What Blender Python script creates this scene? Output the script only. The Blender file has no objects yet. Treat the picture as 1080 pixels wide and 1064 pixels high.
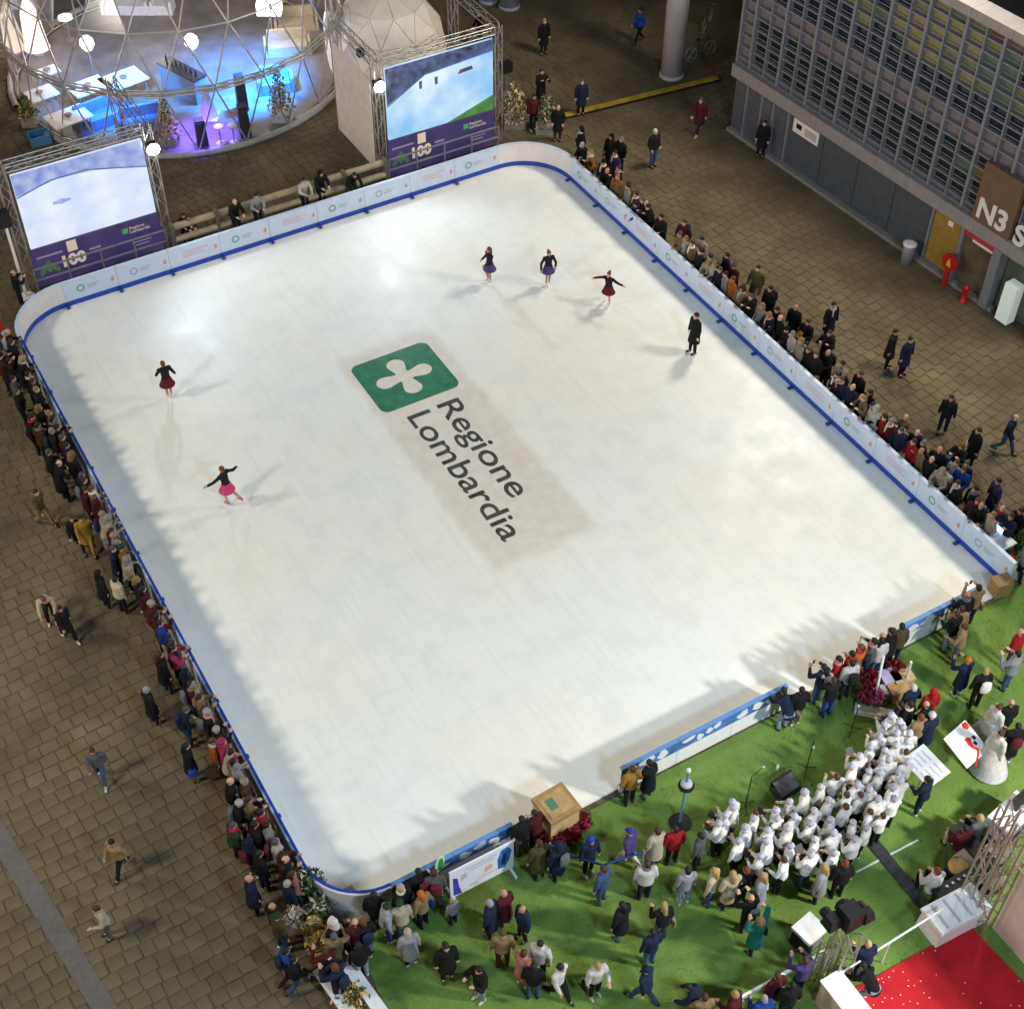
import bpy, bmesh, math, random
from mathutils import Vector, Matrix, Euler
random.seed(7)
R_ = math.radians
SC = bpy.context.scene
COL = SC.collection

# ------------------------------------------------------------------ camera
CH = 31.0                       # camera height above the plaza, metres
FPX, CX, CY = 1521.0, 540.0, 532.0      # focal length and centre in photo pixels
IU = Vector((0.00549553, -0.6928491, -0.72106166))    # world up in image axes
IR = Vector((0.99996854, 0.00793154, 0.0))
IF = Vector((0.00571913, -0.72103898, 0.6928709))
cam_d = bpy.data.cameras.new('camera'); cam = bpy.data.objects.new('camera', cam_d); COL.objects.link(cam)
cam_d.sensor_fit = 'HORIZONTAL'; cam_d.sensor_width = 36.0; cam_d.lens = 36.0 * FPX / 1080.0
cam_d.clip_end = 3000
ax = Vector((IR[0], IF[0], IU[0])); ay = -Vector((IR[1], IF[1], IU[1])); az = -Vector((IR[2], IF[2], IU[2]))
cam.matrix_world = Matrix(((ax[0], ay[0], az[0], 0), (ax[1], ay[1], az[1], 0), (ax[2], ay[2], az[2], CH), (0, 0, 0, 1)))
SC.camera = cam

def G(px, py, z=0.0):
    """photo pixel -> point on the horizontal plane at height z"""
    d = Vector((px - CX, py - CY, FPX)); t = (CH - z) / -(d.dot(IU)); p = d * t
    return Vector((p.dot(IR), p.dot(IF), z))
def PX(p):
    d = IR * p[0] + IF * p[1] + IU * (p[2] - CH)
    return (CX + FPX * d[0] / d[2], CY + FPX * d[1] / d[2])

# ------------------------------------------------------------------ world (night sky) and floodlights
world = bpy.data.worlds.new('World'); SC.world = world; world.use_nodes = True
nt = world.node_tree; bg = nt.nodes['Background']
sky = nt.nodes.new('ShaderNodeTexSky'); sky.sky_type = 'NISHITA'; sky.sun_disc = False
sky.sun_elevation = R_(3.0); sky.sun_rotation = R_(200)
nt.links.new(sky.outputs[0], bg.inputs[0]); bg.inputs[1].default_value = 0.10

A = R_(30.5)                    # direction of the short side of the rink
CA, SA = math.cos(A), math.sin(A)
def W(u, w, z=0.0): return Vector((CA * u - SA * w, SA * u + CA * w, z))
def UW(p): return (CA * p[0] + SA * p[1], -SA * p[0] + CA * p[1])
def GU(px, py, z=0.0): return UW(G(px, py, z))

def flood(name, pos, target, watts, color, cone=70, blend=0.6, size=0.6):
    l = bpy.data.lights.new(name, 'SPOT'); l.energy = watts; l.color = color
    l.spot_size = R_(cone); l.spot_blend = blend; l.shadow_soft_size = size
    o = bpy.data.objects.new(name, l); COL.objects.link(o); o.location = pos
    o.rotation_euler = (Vector(target) - Vector(pos)).to_track_quat('-Z', 'Y').to_euler()
    return o
# floodlights on the roofs round the square and above the stage (their shadows fall inwards from every side of the rink)
flood('square_floodlight', W(-14, 21, 19), W(11, 23, 0), 11800, (1.0, 0.93, 0.80), 92, 0.9, 1.8)
flood('square_floodlight', W(-14, 37, 19), W(11, 34, 0), 11800, (1.0, 0.93, 0.80), 92, 0.9, 1.8)
flood('square_floodlight', W(35.4, 20, 15), W(21, 22, 0), 7700, (1.0, 0.915, 0.76), 140, 0.5, 1.6)
flood('square_floodlight', W(34.8, 35, 15), W(21, 34, 0), 8000, (1.0, 0.915, 0.76), 140, 0.5, 1.6)
flood('square_floodlight', W(10, -10, 28), W(11, 37, 0), 25000, (0.50, 0.73, 1.0), 90, 0.8, 2.0)  # camera-side flood, strengthened and tinted blue to stand in for sky fill
flood('square_floodlight', W(26, -4, 15.5), W(17, 7, 0), 31000, (1.0, 0.97, 0.90), 66, 0.9, 1.0)  # out-of-view stage light near the truss, not on a roof

SC.view_settings.view_transform = 'Standard'; SC.view_settings.look = 'None'
SC.view_settings.exposure = 0.0; SC.view_settings.gamma = 1.0
SC.view_settings.use_curve_mapping = False

# ------------------------------------------------------------------ materials
MATS = {}
def mat(name, col=(0.5, 0.5, 0.5), rough=0.7, metal=0.0, spec=0.3, nscale=0, namt=0.0, bump=0.0, bscale=None, emit=None, estr=0.0,
        objcol=False, island=0.0, coat=0.0, detail=4):
    if name in MATS: return MATS[name]
    m = bpy.data.materials.new(name); m.use_nodes = True; MATS[name] = m
    n, l = m.node_tree.nodes, m.node_tree.links; b = n['Principled BSDF']
    b.inputs['Roughness'].default_value = rough; b.inputs['Metallic'].default_value = metal
    b.inputs['Specular IOR Level'].default_value = spec; b.inputs['Coat Weight'].default_value = coat
    src = None
    if objcol:
        oi = n.new('ShaderNodeObjectInfo'); src = oi.outputs['Color']
    else:
        rgb = n.new('ShaderNodeRGB'); rgb.outputs[0].default_value = (*col, 1); src = rgb.outputs[0]
    tc = n.new('ShaderNodeTexCoord')
    def scale_by(fac_socket, lo, hi, src):
        mr = n.new('ShaderNodeMapRange'); l.new(fac_socket, mr.inputs[0]); mr.inputs[3].default_value = lo; mr.inputs[4].default_value = hi
        vm = n.new('ShaderNodeVectorMath'); vm.operation = 'SCALE'; l.new(src, vm.inputs[0]); l.new(mr.outputs[0], vm.inputs['Scale'])
        return vm.outputs[0]
    if namt > 0:
        t = n.new('ShaderNodeTexNoise'); t.inputs['Scale'].default_value = nscale; t.inputs['Detail'].default_value = detail
        l.new(tc.outputs['Object'], t.inputs['Vector'])
        mr0 = n.new('ShaderNodeMapRange'); l.new(t.outputs[0], mr0.inputs[0]); mr0.inputs[1].default_value = 0.3; mr0.inputs[2].default_value = 0.7
        src = scale_by(mr0.outputs[0], 1 - namt, 1 + namt, src)
    if island > 0:
        ge = n.new('ShaderNodeNewGeometry'); oi2 = n.new('ShaderNodeObjectInfo')
        ad = n.new('ShaderNodeMath'); ad.operation = 'ADD'; l.new(ge.outputs['Random Per Island'], ad.inputs[0]); l.new(oi2.outputs['Random'], ad.inputs[1])
        fr = n.new('ShaderNodeMath'); fr.operation = 'FRACT'; l.new(ad.outputs[0], fr.inputs[0])
        src = scale_by(fr.outputs[0], 1 - island, 1 + island, src)
    l.new(src, b.inputs['Base Color'])
    if bump > 0:
        t2 = n.new('ShaderNodeTexNoise'); t2.inputs['Scale'].default_value = bscale or 30; t2.inputs['Detail'].default_value = 5
        l.new(tc.outputs['Object'], t2.inputs['Vector'])
        bp = n.new('ShaderNodeBump'); bp.inputs['Strength'].default_value = bump; bp.inputs['Distance'].default_value = 0.02
        l.new(t2.outputs[0], bp.inputs['Height']); l.new(bp.outputs[0], b.inputs['Normal'])
    if emit:
        b.inputs['Emission Color'].default_value = (*emit, 1); b.inputs['Emission Strength'].default_value = estr
    return m

# ------------------------------------------------------------------ mesh helpers
class MB:
    def __init__(s): s.v = []; s.f = []; s.mi = []; s.m = 0
    def quad(s, *p):
        i = len(s.v); s.v += [tuple(q) for q in p]; s.f.append(tuple(range(i, i + len(p)))); s.mi.append(s.m)
    def box(s, c, size, rz=0.0, rot=None, ch=0.0):
        hx, hy, hz = (q / 2 for q in size)
        M = (rot.to_matrix() if rot is not None else Matrix.Rotation(rz, 3, 'Z')); c = Vector(c); i = len(s.v)
        for z in (-1, 1):
            k = 1 - (ch / hx if (z > 0 and ch) else 0); k2 = 1 - (ch / hy if (z > 0 and ch) else 0)
            for x, y in ((-1, -1), (1, -1), (1, 1), (-1, 1)): s.v.append(tuple(c + M @ Vector((x * hx * k, y * hy * k2, z * hz))))
        for q in ((3, 2, 1, 0), (4, 5, 6, 7), (0, 1, 5, 4), (1, 2, 6, 5), (2, 3, 7, 6), (3, 0, 4, 7)):
            s.f.append(tuple(i + t for t in q)); s.mi.append(s.m)
    def tube(s, a, b, r, r2=None, n=8, caps=True):
        a, b = Vector(a), Vector(b); r2 = r if r2 is None else r2; d = b - a
        if d.length < 1e-6: return
        q = d.to_track_quat('Z', 'Y').to_matrix(); i = len(s.v)
        for p, rr in ((a, r), (b, r2)):
            for k in range(n):
                t = 2 * math.pi * k / n; s.v.append(tuple(p + q @ Vector((rr * math.cos(t), rr * math.sin(t), 0))))
        for k in range(n):
            s.f.append((i + k, i + (k + 1) % n, i + n + (k + 1) % n, i + n + k)); s.mi.append(s.m)
        if caps:
            s.f.append(tuple(i + n - 1 - k for k in range(n))); s.mi.append(s.m)
            s.f.append(tuple(i + n + k for k in range(n))); s.mi.append(s.m)
    def lathe(s, c, prof, n=16, sx=1.0, sy=1.0, rz=0.0):
        c = Vector(c); i = len(s.v); M = Matrix.Rotation(rz, 3, 'Z')
        for r, z in prof:
            for k in range(n):
                t = 2 * math.pi * k / n; s.v.append(tuple(c + M @ Vector((r * sx * math.cos(t), r * sy * math.sin(t), z))))
        for j in range(len(prof) - 1):
            for k in range(n):
                s.f.append((i + j * n + k, i + j * n + (k + 1) % n, i + (j + 1) * n + (k + 1) % n, i + (j + 1) * n + k)); s.mi.append(s.m)
        s.f.append(tuple(i + n - 1 - k for k in range(n))); s.mi.append(s.m)
        e = i + (len(prof) - 1) * n; s.f.append(tuple(e + k for k in range(n))); s.mi.append(s.m)
    def prism(s, pts, z0, z1, bottom=True):
        n = len(pts); i = len(s.v)
        for z in (z0, z1):
            for p in pts: s.v.append((p[0], p[1], z))
        for k in range(n): s.f.append((i + k, i + (k + 1) % n, i + n + (k + 1) % n, i + n + k)); s.mi.append(s.m)
        s.f.append(tuple(i + n + k for k in range(n))); s.mi.append(s.m)
        if bottom: s.f.append(tuple(i + n - 1 - k for k in range(n))); s.mi.append(s.m)
    def ell(s, c, r, n=14, rings=9, rot=None):
        c = Vector(c); prof = []; i = len(s.v); M = rot.to_matrix() if rot is not None else Matrix.Identity(3)
        for j in range(1, rings):
            ph = math.pi * j / rings
            for k in range(n):
                t = 2 * math.pi * k / n
                s.v.append(tuple(c + M @ Vector((r[0] * math.sin(ph) * math.cos(t), r[1] * math.sin(ph) * math.sin(t), -r[2] * math.cos(ph)))))
        for j in range(rings - 2):
            for k in range(n):
                s.f.append((i + j * n + k, i + j * n + (k + 1) % n, i + (j + 1) * n + (k + 1) % n, i + (j + 1) * n + k)); s.mi.append(s.m)
        b = len(s.v); s.v.append(tuple(c + M @ Vector((0, 0, -r[2])))); s.v.append(tuple(c + M @ Vector((0, 0, r[2]))))
        e = i + (rings - 2) * n
        for k in range(n):
            s.f.append((b, i + (k + 1) % n, i + k)); s.mi.append(s.m); s.f.append((b + 1, e + k, e + (k + 1) % n)); s.mi.append(s.m)
    def cap(s, a, b, ra, rb, n=10):
        """tapered capsule as one closed loft"""
        a, b = Vector(a), Vector(b); d = b - a; L = d.length
        if L < 1e-5: s.ell(a, (ra, ra, ra)); return
        q = d.to_track_quat('Z', 'Y').to_matrix(); prof = []
        for t in (-1.4, -0.9, -0.45, 0): prof.append((ra * math.cos(t), ra * math.sin(t)))
        for t in (0, 0.45, 0.9, 1.4): prof.append((rb * math.cos(t), L + rb * math.sin(t)))
        i = len(s.v)
        for r, z in prof:
            for k in range(n):
                t = 2 * math.pi * k / n; s.v.append(tuple(a + q @ Vector((r * math.cos(t), r * math.sin(t), z))))
        for j in range(len(prof) - 1):
            for k in range(n):
                s.f.append((i + j * n + k, i + j * n + (k + 1) % n, i + (j + 1) * n + (k + 1) % n, i + (j + 1) * n + k)); s.mi.append(s.m)
        s.f.append(tuple(i + n - 1 - k for k in range(n))); s.mi.append(s.m)
        e = i + (len(prof) - 1) * n; s.f.append(tuple(e + k for k in range(n))); s.mi.append(s.m)
    def loft(s, rings, n=16):
        """rings: (centre, rx, ry); horizontal ellipses joined in order"""
        i = len(s.v)
        for c, rx, ry in rings:
            for k in range(n):
                t = 2 * math.pi * k / n; s.v.append((c[0] + rx * math.cos(t), c[1] + ry * math.sin(t), c[2]))
        for j in range(len(rings) - 1):
            for k in range(n):
                s.f.append((i + j * n + k, i + j * n + (k + 1) % n, i + (j + 1) * n + (k + 1) % n, i + (j + 1) * n + k)); s.mi.append(s.m)
        s.f.append(tuple(i + n - 1 - k for k in range(n))); s.mi.append(s.m)
        e = i + (len(rings) - 1) * n; s.f.append(tuple(e + k for k in range(n))); s.mi.append(s.m)
    def mesh(s, name, mats, smooth=False):
        me = bpy.data.meshes.new(name); me.from_pydata(s.v, [], s.f)
        for m in (mats if isinstance(mats, (list, tuple)) else [mats]): me.materials.append(m)
        if s.m or any(s.mi): me.polygons.foreach_set('material_index', s.mi)
        if smooth: me.polygons.foreach_set('use_smooth', [True] * len(me.polygons))
        me.update(); return me
    def build(s, name, mats, parent=None, smooth=False, loc=(0, 0, 0), rz=0.0):
        return ob(name, s.mesh(name, mats, smooth), parent, loc, rz)

def ob(name, data, parent=None, loc=(0, 0, 0), rz=0.0):
    o = bpy.data.objects.new(name, data); COL.objects.link(o); o.parent = parent; o.location = loc; o.rotation_euler = (0, 0, rz); return o
def tag(o, label, cat=None, group=None, kind=None):
    if label: o['label'] = label
    if cat: o['category'] = cat
    if group: o['group'] = group
    if kind: o['kind'] = kind
    return o
def thing(name, label, cat, loc=(0, 0, 0), rz=0.0, group=None): return tag(ob(name, None, None, loc, rz), label, cat, group)
def part(name, parent, m, fn, smooth=False, loc=(0, 0, 0), rz=0.0):
    b = MB(); fn(b); return b.build(name, m, parent, smooth, loc, rz)
def text_mesh(name, body, size, m, parent, M, extrude=0.0, bold=0.0, align='LEFT', sx=1.0):
    c = bpy.data.curves.new(name, 'FONT'); c.body = body; c.size = size; c.extrude = extrude; c.offset = bold; c.align_x = align
    o = bpy.data.objects.new('tmp', c); COL.objects.link(o); dg = bpy.context.evaluated_depsgraph_get()
    me = bpy.data.meshes.new_from_object(o.evaluated_get(dg)); bpy.data.objects.remove(o)
    me.transform(M @ Matrix.Diagonal((sx, 1, 1, 1))); me.materials.clear(); me.materials.append(m); me.name = name
    return ob(name, me, parent)

MT = {}
steel = mat('galvanised steel', (0.42, 0.42, 0.43), 0.45, 0.6, 0.5, 14, 0.15)
alu = mat('bright aluminium', (0.42, 0.39, 0.36), 0.4, 0.7, 0.5, 10, 0.15)
black = mat('black plastic', (0.012, 0.012, 0.014), 0.5, 0, 0.35, 30, 0.2)
white_p = mat('white paint', (0.76, 0.75, 0.74), 0.5, 0, 0.35, 6, 0.025)
wood = mat('pale plywood', (0.52, 0.36, 0.17), 0.6, 0, 0.3, 5, 0.15)

# ------------------------------------------------------------------ ground: plaza and pavers
ground_m = mat('joint mortar', (0.10, 0.079, 0.049), 0.95, 0, 0.1, 3, 0.25)
paver_m = mat('stone paver', (0.136, 0.107, 0.064), 0.85, 0, 0.15, 0.4, 0.32, 0.3, 18, island=0.08)
b = MB(); b.quad((-400, -400, -0.013), (400, -400, -0.013), (400, 500, -0.013), (-400, 500, -0.013))
plaza = tag(b.build('plaza_ground', ground_m), None, kind='structure')

RL, RRt, RB, RT = 4.62, 25.60, 15.78, 41.30        # rink: u left/right, w bottom/top (inner face of the boards)
fa = Vector((8.57, 50.69, 0)); FANG = R_(-55.24)
def in_building(x, y):
    d = Vector((x, y, 0)) - fa; return (-math.sin(FANG) * d.x + math.cos(FANG) * d.y) > -0.1 and (math.cos(FANG) * d.x + math.sin(FANG) * d.y) > -0.2
def paved(x, y):
    u, w = UW((x, y))
    if RL + .1 < u < RRt - .1 and RB + .1 < w < RT - .1: return False
    if u > 5.0 and w < 15.6: return False
    if u > 25.8 and w < 16.8: return False
    return not in_building(x, y)
PA = R_(34.0); PS = 0.385
pavers = []
ca, sa = math.cos(PA), math.sin(PA)
for j in range(-45, 190):
    row_h = PS; off = random.random() * PS; x0 = -40.0 + off
    yj = j * row_h
    x = x0
    while x < 75:
        wd = PS * random.uniform(0.85, 1.25)
        cxx = x + wd / 2; y = yj + .30 * math.sin(cxx * .33 + 1.0) + .12 * math.sin(cxx * .9 + j * .05); X, Y = ca * cxx - sa * y, sa * cxx + ca * y
        x += wd
        if Y < 8 or Y > 75: continue
        p = PX((X, Y, 0))
        if p[0] < -40 or p[0] > 1120 or p[1] < -60 or p[1] > 1110: continue
        if not paved(X, Y): continue
        pavers.append((X, Y, wd, p))
jt = 0.016
def paver_verts(wd, rnd):
    hx, hy = wd / 2 - jt / 2, PS / 2 - jt / 2; c = 0.012
    bot = [(-hx, -hy), (hx, -hy), (hx, hy), (-hx, hy)]
    bot = [(q[0] + rnd.uniform(-.016, .016), q[1] + rnd.uniform(-.016, .016)) for q in bot]
    top = [(q[0] * (1 - c / hx), q[1] * (1 - c / hy)) for q in bot]
    return bot, top
rnd = random.Random(3)
# the pavers that show largest are objects of their own
pavers.sort(key=lambda q: -q[3][1])
near = [q for q in pavers if 0 < q[3][0] < 385 and q[3][1] < 1075][:300]
nearset = set(id(q) for q in near)
variants = []
for k in range(16):
    wd = PS * (0.85 + 0.4 * (k // 2) / 7.0); bm_ = MB(); bo, to = paver_verts(wd, rnd)
    v = [(x, y, -0.03) for x, y in bo] + [(x, y, rnd.uniform(-.003, .003)) for x, y in to]
    bm_.v = v; bm_.f = [(4, 5, 6, 7), (0, 1, 5, 4), (1, 2, 6, 5), (2, 3, 7, 6), (3, 0, 4, 7)]; bm_.mi = [0] * 5
    variants.append((wd, bm_.mesh('paver', paver_m)))
for q in near:
    kk = min(7, int(round((q[2] / PS - 0.85) / 0.4 * 7))); wdv, me = variants[kk * 2 + rnd.randint(0, 1)]
    ob('paver', me, plaza, (q[0], q[1], 0), PA)
bm_ = MB()
for q in pavers:
    if id(q) in nearset: continue
    bo, to = paver_verts(q[2], rnd); i = len(bm_.v); dz = rnd.uniform(-.004, .004)
    for (x, y), z in [(p, -0.03) for p in bo] + [(p, dz + rnd.uniform(-.002, .002)) for p in to]:
        bm_.v.append((q[0] + ca * x - sa * y, q[1] + sa * x + ca * y, z))
    for fc in ((4, 5, 6, 7), (0, 1, 5, 4), (1, 2, 6, 5), (2, 3, 7, 6), (3, 0, 4, 7)): bm_.f.append(tuple(i + t for t in fc)); bm_.mi.append(0)
tag(bm_.build('paving', paver_m, plaza), None, kind='stuff')

# smooth stone strip crossing the paving
e0, e1 = G(0, 862), G(98, 1020); f0 = G(0, 905); d = (e1 - e0).normalized(); nrm = Vector((-d.y, d.x, 0)); wdt = (f0 - e0).dot(nrm)
p0, p1 = e0 - d * 14, e1 + d * 14
b = MB(); b.prism([tuple(p0[:2]), tuple(p1[:2]), tuple((p1 + nrm * wdt)[:2]), tuple((p0 + nrm * wdt)[:2])][::-1], -0.02, 0.012)
tag(b.build('paving_strip', mat('grey granite strip', (0.13, 0.115, 0.105), 0.7, 0, 0.3, 6, 0.12, 0.2, 60)), None, kind='structure')

# artificial turf
turf_m = mat('artificial turf', (0.16, 0.26, 0.055), 0.9, 0, 0.15, 0.5, 0.10, 0.6, 220)
n_, l_ = turf_m.node_tree.nodes, turf_m.node_tree.links
b = MB(); tp = [W(5.0, 15.62), W(25.62, 15.62), W(25.75, 17.0), W(40, 17.0), W(40, -14), W(2.6, -14)]
b.prism([(p.x, p.y) for p in tp][::-1], -0.03, 0.02)
turf = tag(b.build('turf', turf_m), None, kind='structure')
blade_m = mat('turf fibre', (0.20, 0.31, 0.07), 0.85, 0, 0.15, 0.6, 0.12, island=0.18)
b = MB(); rg = random.Random(5)
for i in range(60000):
    u, w = rg.uniform(4.6, 32), rg.uniform(1, 15.6); P = W(u, w, 0.018); q = PX(P)
    if not (-5 < q[0] < 1085 and q[1] < 1070): continue
    t = rg.uniform(0, 6.28); dx, dy = 0.014 * math.cos(t), 0.014 * math.sin(t); hx, hy = rg.uniform(-.03, .03), rg.uniform(-.03, .03)
    b.quad((P.x - dx, P.y - dy, P.z), (P.x + dx, P.y + dy, P.z), (P.x + hx, P.y + hy, P.z + rg.uniform(.02, .04)))
tag(b.build('turf_fibres', blade_m, turf), None, kind='stuff')

# ------------------------------------------------------------------ ice
def rrect(u0, w0, u1, w1, rs, n=10):
    """corner radii order: (u0,w0) (u1,w0) (u1,w1) (u0,w1)"""
    out = []
    for (cx, cy, a0, r) in ((u0, w0, 180, rs[0]), (u1, w0, 270, rs[1]), (u1, w1, 0, rs[2]), (u0, w1, 90, rs[3])):
        if r <= 0: out.append((cx, cy)); continue
        sx = 1 if cx == u0 else -1; sy = 1 if cy == w0 else -1
        for k in range(n + 1):
            t = R_(a0 + 90 * k / n); out.append((cx + sx * r + r * math.cos(t), cy + sy * r + r * math.sin(t)))
    return out
RS = (1.5, 0, 2.0, 2.0)
ICE = 0.05
ice_m = bpy.data.materials.new('rink ice'); ice_m.use_nodes = True
n, l = ice_m.node_tree.nodes, ice_m.node_tree.links; pb = n['Principled BSDF']
tc = n.new('ShaderNodeTexCoord')
def mth(op, a, b=None, c=None):
    m = n.new('ShaderNodeMath'); m.operation = op
    for i, q in enumerate((a, b, c)):
        if q is None: continue
        if isinstance(q, (int, float)): m.inputs[i].default_value = q
        else: l.new(q, m.inputs[i])
    return m.outputs[0]
def noise(sc, det=4, vec=None, rough=0.5):
    t = n.new('ShaderNodeTexNoise'); t.inputs['Scale'].default_value = sc; t.inputs['Detail'].default_value = det; t.inputs['Roughness'].default_value = rough
    l.new(vec or tc.outputs['Object'], t.inputs['Vector']); return t.outputs[0]
def rng(v, a, b, c, d_, smooth=True):
    m = n.new('ShaderNodeMapRange'); m.interpolation_type = 'SMOOTHSTEP' if smooth else 'LINEAR'
    l.new(v, m.inputs[0])
    for i, q in enumerate((a, b, c, d_)): m.inputs[i + 1].default_value = q
    return m.outputs[0]
def mix(f, c1, c2):
    m = n.new('ShaderNodeMix'); m.data_type = 'RGBA'
    if isinstance(f, (int, float)): m.inputs[0].default_value = f
    else: l.new(f, m.inputs[0])
    for i, q in ((6, c1), (7, c2)):
        if isinstance(q, tuple): m.inputs[i].default_value = (*q, 1)
        else: l.new(q, m.inputs[i])
    return m.outputs[2]
sep = n.new('ShaderNodeSeparateXYZ'); l.new(tc.outputs['Object'], sep.inputs[0])
X_, Y_ = sep.outputs[0], sep.outputs[1]
wob = mth('MULTIPLY', mth('SUBTRACT', noise(1.3, 3), 0.5), 0.5)
Xw, Yw = mth('ADD', X_, wob), mth('ADD', Y_, wob)
# printed sheet frozen under the lettering (pinkish tan)
mx = mth('MULTIPLY', rng(Xw, 13.15, 13.55, 0, 1), rng(Xw, 16.6, 17.0, 1, 0)); my = mth('MULTIPLY', rng(Yw, 23.2, 23.9, 0, 1), rng(Yw, 33.8, 34.5, 1, 0))
sheet = mth('MULTIPLY', mth('MULTIPLY', mx, my), rng(noise(2.5, 5), 0.25, 0.75, 0.55, 1.0))
base = mix(rng(noise(0.22, 3), 0.35, 0.65, 0, 1), (0.81, 0.79, 0.705), (0.78, 0.79, 0.765))
base = mix(rng(noise(1.1, 6, rough=0.65), 0.42, 0.72, 0, 0.55), base, (0.67, 0.68, 0.65))
st = n.new('ShaderNodeMapping'); st.inputs['Scale'].default_value = (6.0, 0.25, 1); l.new(tc.outputs['Object'], st.inputs[0])
base = mix(rng(noise(1.0, 5, st.outputs[0], 0.7), 0.45, 0.75, 0, 0.5), base, (0.64, 0.67, 0.69))
base = mix(mth('MULTIPLY', sheet, 0.75), base, (0.60, 0.53, 0.45))
# faint joints of the cooling mats, along the rink
jx = mth('ABSOLUTE', mth('SUBTRACT', mth('FRACT', mth('DIVIDE', X_, 2.62)), 0.5))
base = mix(mth('MULTIPLY', rng(jx, 0.0, 0.006, 1, 0), rng(noise(0.6, 3), 0.4, 0.6, 0.0, 0.4)), base, (0.50, 0.51, 0.50))
# scratches
wv = n.new('ShaderNodeTexVoronoi'); wv.feature = 'DISTANCE_TO_EDGE'; wv.inputs['Scale'].default_value = 0.7; 
wd_ = n.new('ShaderNodeMapping'); wd_.inputs['Scale'].default_value = (1.6, 0.5, 1); l.new(tc.outputs['Object'], wd_.inputs[0]); l.new(wd_.outputs[0], wv.inputs['Vector'])
base = mix(rng(wv.outputs[0], 0.0, 0.012, 0.16, 0), base, (0.62, 0.64, 0.66))
wr = n.new('ShaderNodeTexWave'); wr.wave_type = 'RINGS'; wr.inputs['Scale'].default_value = 0.55; wr.inputs['Distortion'].default_value = 9; wr.inputs['Detail'].default_value = 2; wr.inputs['Detail Scale'].default_value = 0.25
l.new(tc.outputs['Object'], wr.inputs['Vector'])
base = mix(mth('MULTIPLY', rng(wr.outputs['Fac'], 0.985, 1.0, 0, 0.3), rng(noise(0.5, 3), 0.4, 0.6, 0, 1)), base, (0.62, 0.65, 0.68))
l.new(base, pb.inputs['Base Color'])
l.new(rng(noise(0.9, 4), 0.3, 0.7, 0.36, 0.52), pb.inputs['Roughness'])
pb.inputs['Specular IOR Level'].default_value = 0.36
bp = n.new('ShaderNodeBump'); bp.inputs['Strength'].default_value = 0.08; l.new(noise(3.0, 6), bp.inputs['Height']); l.new(bp.outputs[0], pb.inputs['Normal'])
b = MB(); b.prism(rrect(RL, RB, RRt, RT, RS), -0.03, ICE)
ice = tag(b.build('ice', ice_m, None, False, (0, 0, 0), A), None, kind='structure')

# emblem and lettering frozen into the ice
green_m = mat('emblem green', (0.022, 0.165, 0.085), 0.4, 0, 0.4, 3.5, 0.28, detail=8)
ink_m = mat('letter grey', (0.055, 0.052, 0.055), 0.45, 0, 0.35, 3, 0.45, detail=6)
b = MB(); pts = rrect(13.56, 31.06, 16.37, 33.62, (0.28,) * 4); b.quad(*[(x, y, ICE + 0.004) for x, y in pts]); b.build('emblem_panel', green_m, ice)
def rose(cx, cy, s, z):
    pts = []; dd, rho, r0 = 0.66, 0.30, 0.30
    for k in range(160):
        t = 2 * math.pi * k / 160; q = (t + math.pi / 4) % (math.pi / 2) - math.pi / 4
        lim = math.asin(rho / dd); r = r0
        if abs(q) < lim: r = dd * math.cos(q) + math.sqrt(max(0, rho * rho - (dd * math.sin(q)) ** 2))
        else:
            e = (abs(q) - lim) / (math.pi / 4 - lim); r = r0 + (dd * math.cos(lim) - r0) * (1 - e) ** 3
        pts.append((cx + s * r * math.cos(t), cy + s * r * math.sin(t), z))
    return pts
b = MB(); pp = rose(0, 0, 1.0, 0); c0 = (14.96, 32.36, ICE + 0.008)
for k in range(160):
    p, q = pp[k], pp[(k + 1) % 160]; b.quad(c0, (c0[0] + p[0] * 1.02, c0[1] + p[1] * 0.94, c0[2]), (c0[0] + q[0] * 1.02, c0[1] + q[1] * 0.94, c0[2]))
b.build('emblem_rose', mat('emblem white', (0.66, 0.62, 0.53), 0.4, 0, 0.4, 4, 0.08), ice)
# text runs towards -w, its top towards +u
def Mtxt(u, w, z): return Matrix(((0, 1, 0, u), (-1, 0, 0, w), (0, 0, 1, z), (0, 0, 0, 1)))
def fit_text(name, body, u, w_start, w_end, size, z):
    o = text_mesh(name, body, size, ink_m, ice, Matrix.Identity(4), 0, 0.010)
    xs = [v.co.x for v in o.data.vertices]; k = (w_start - w_end) / (max(xs) - min(xs))
    o.data.transform(Mtxt(u, w_start, z) @ Matrix.Diagonal((k, 1, 1, 1)) @ Matrix.Translation((-min(xs), 0, 0))); return o
fit_text('lettering', 'Regione', 15.20, 30.60, 25.85, 1.12, ICE + 0.005)
fit_text('lettering', 'Lombardia', 14.13, 30.58, 24.42, 1.12, ICE + 0.005)

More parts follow.
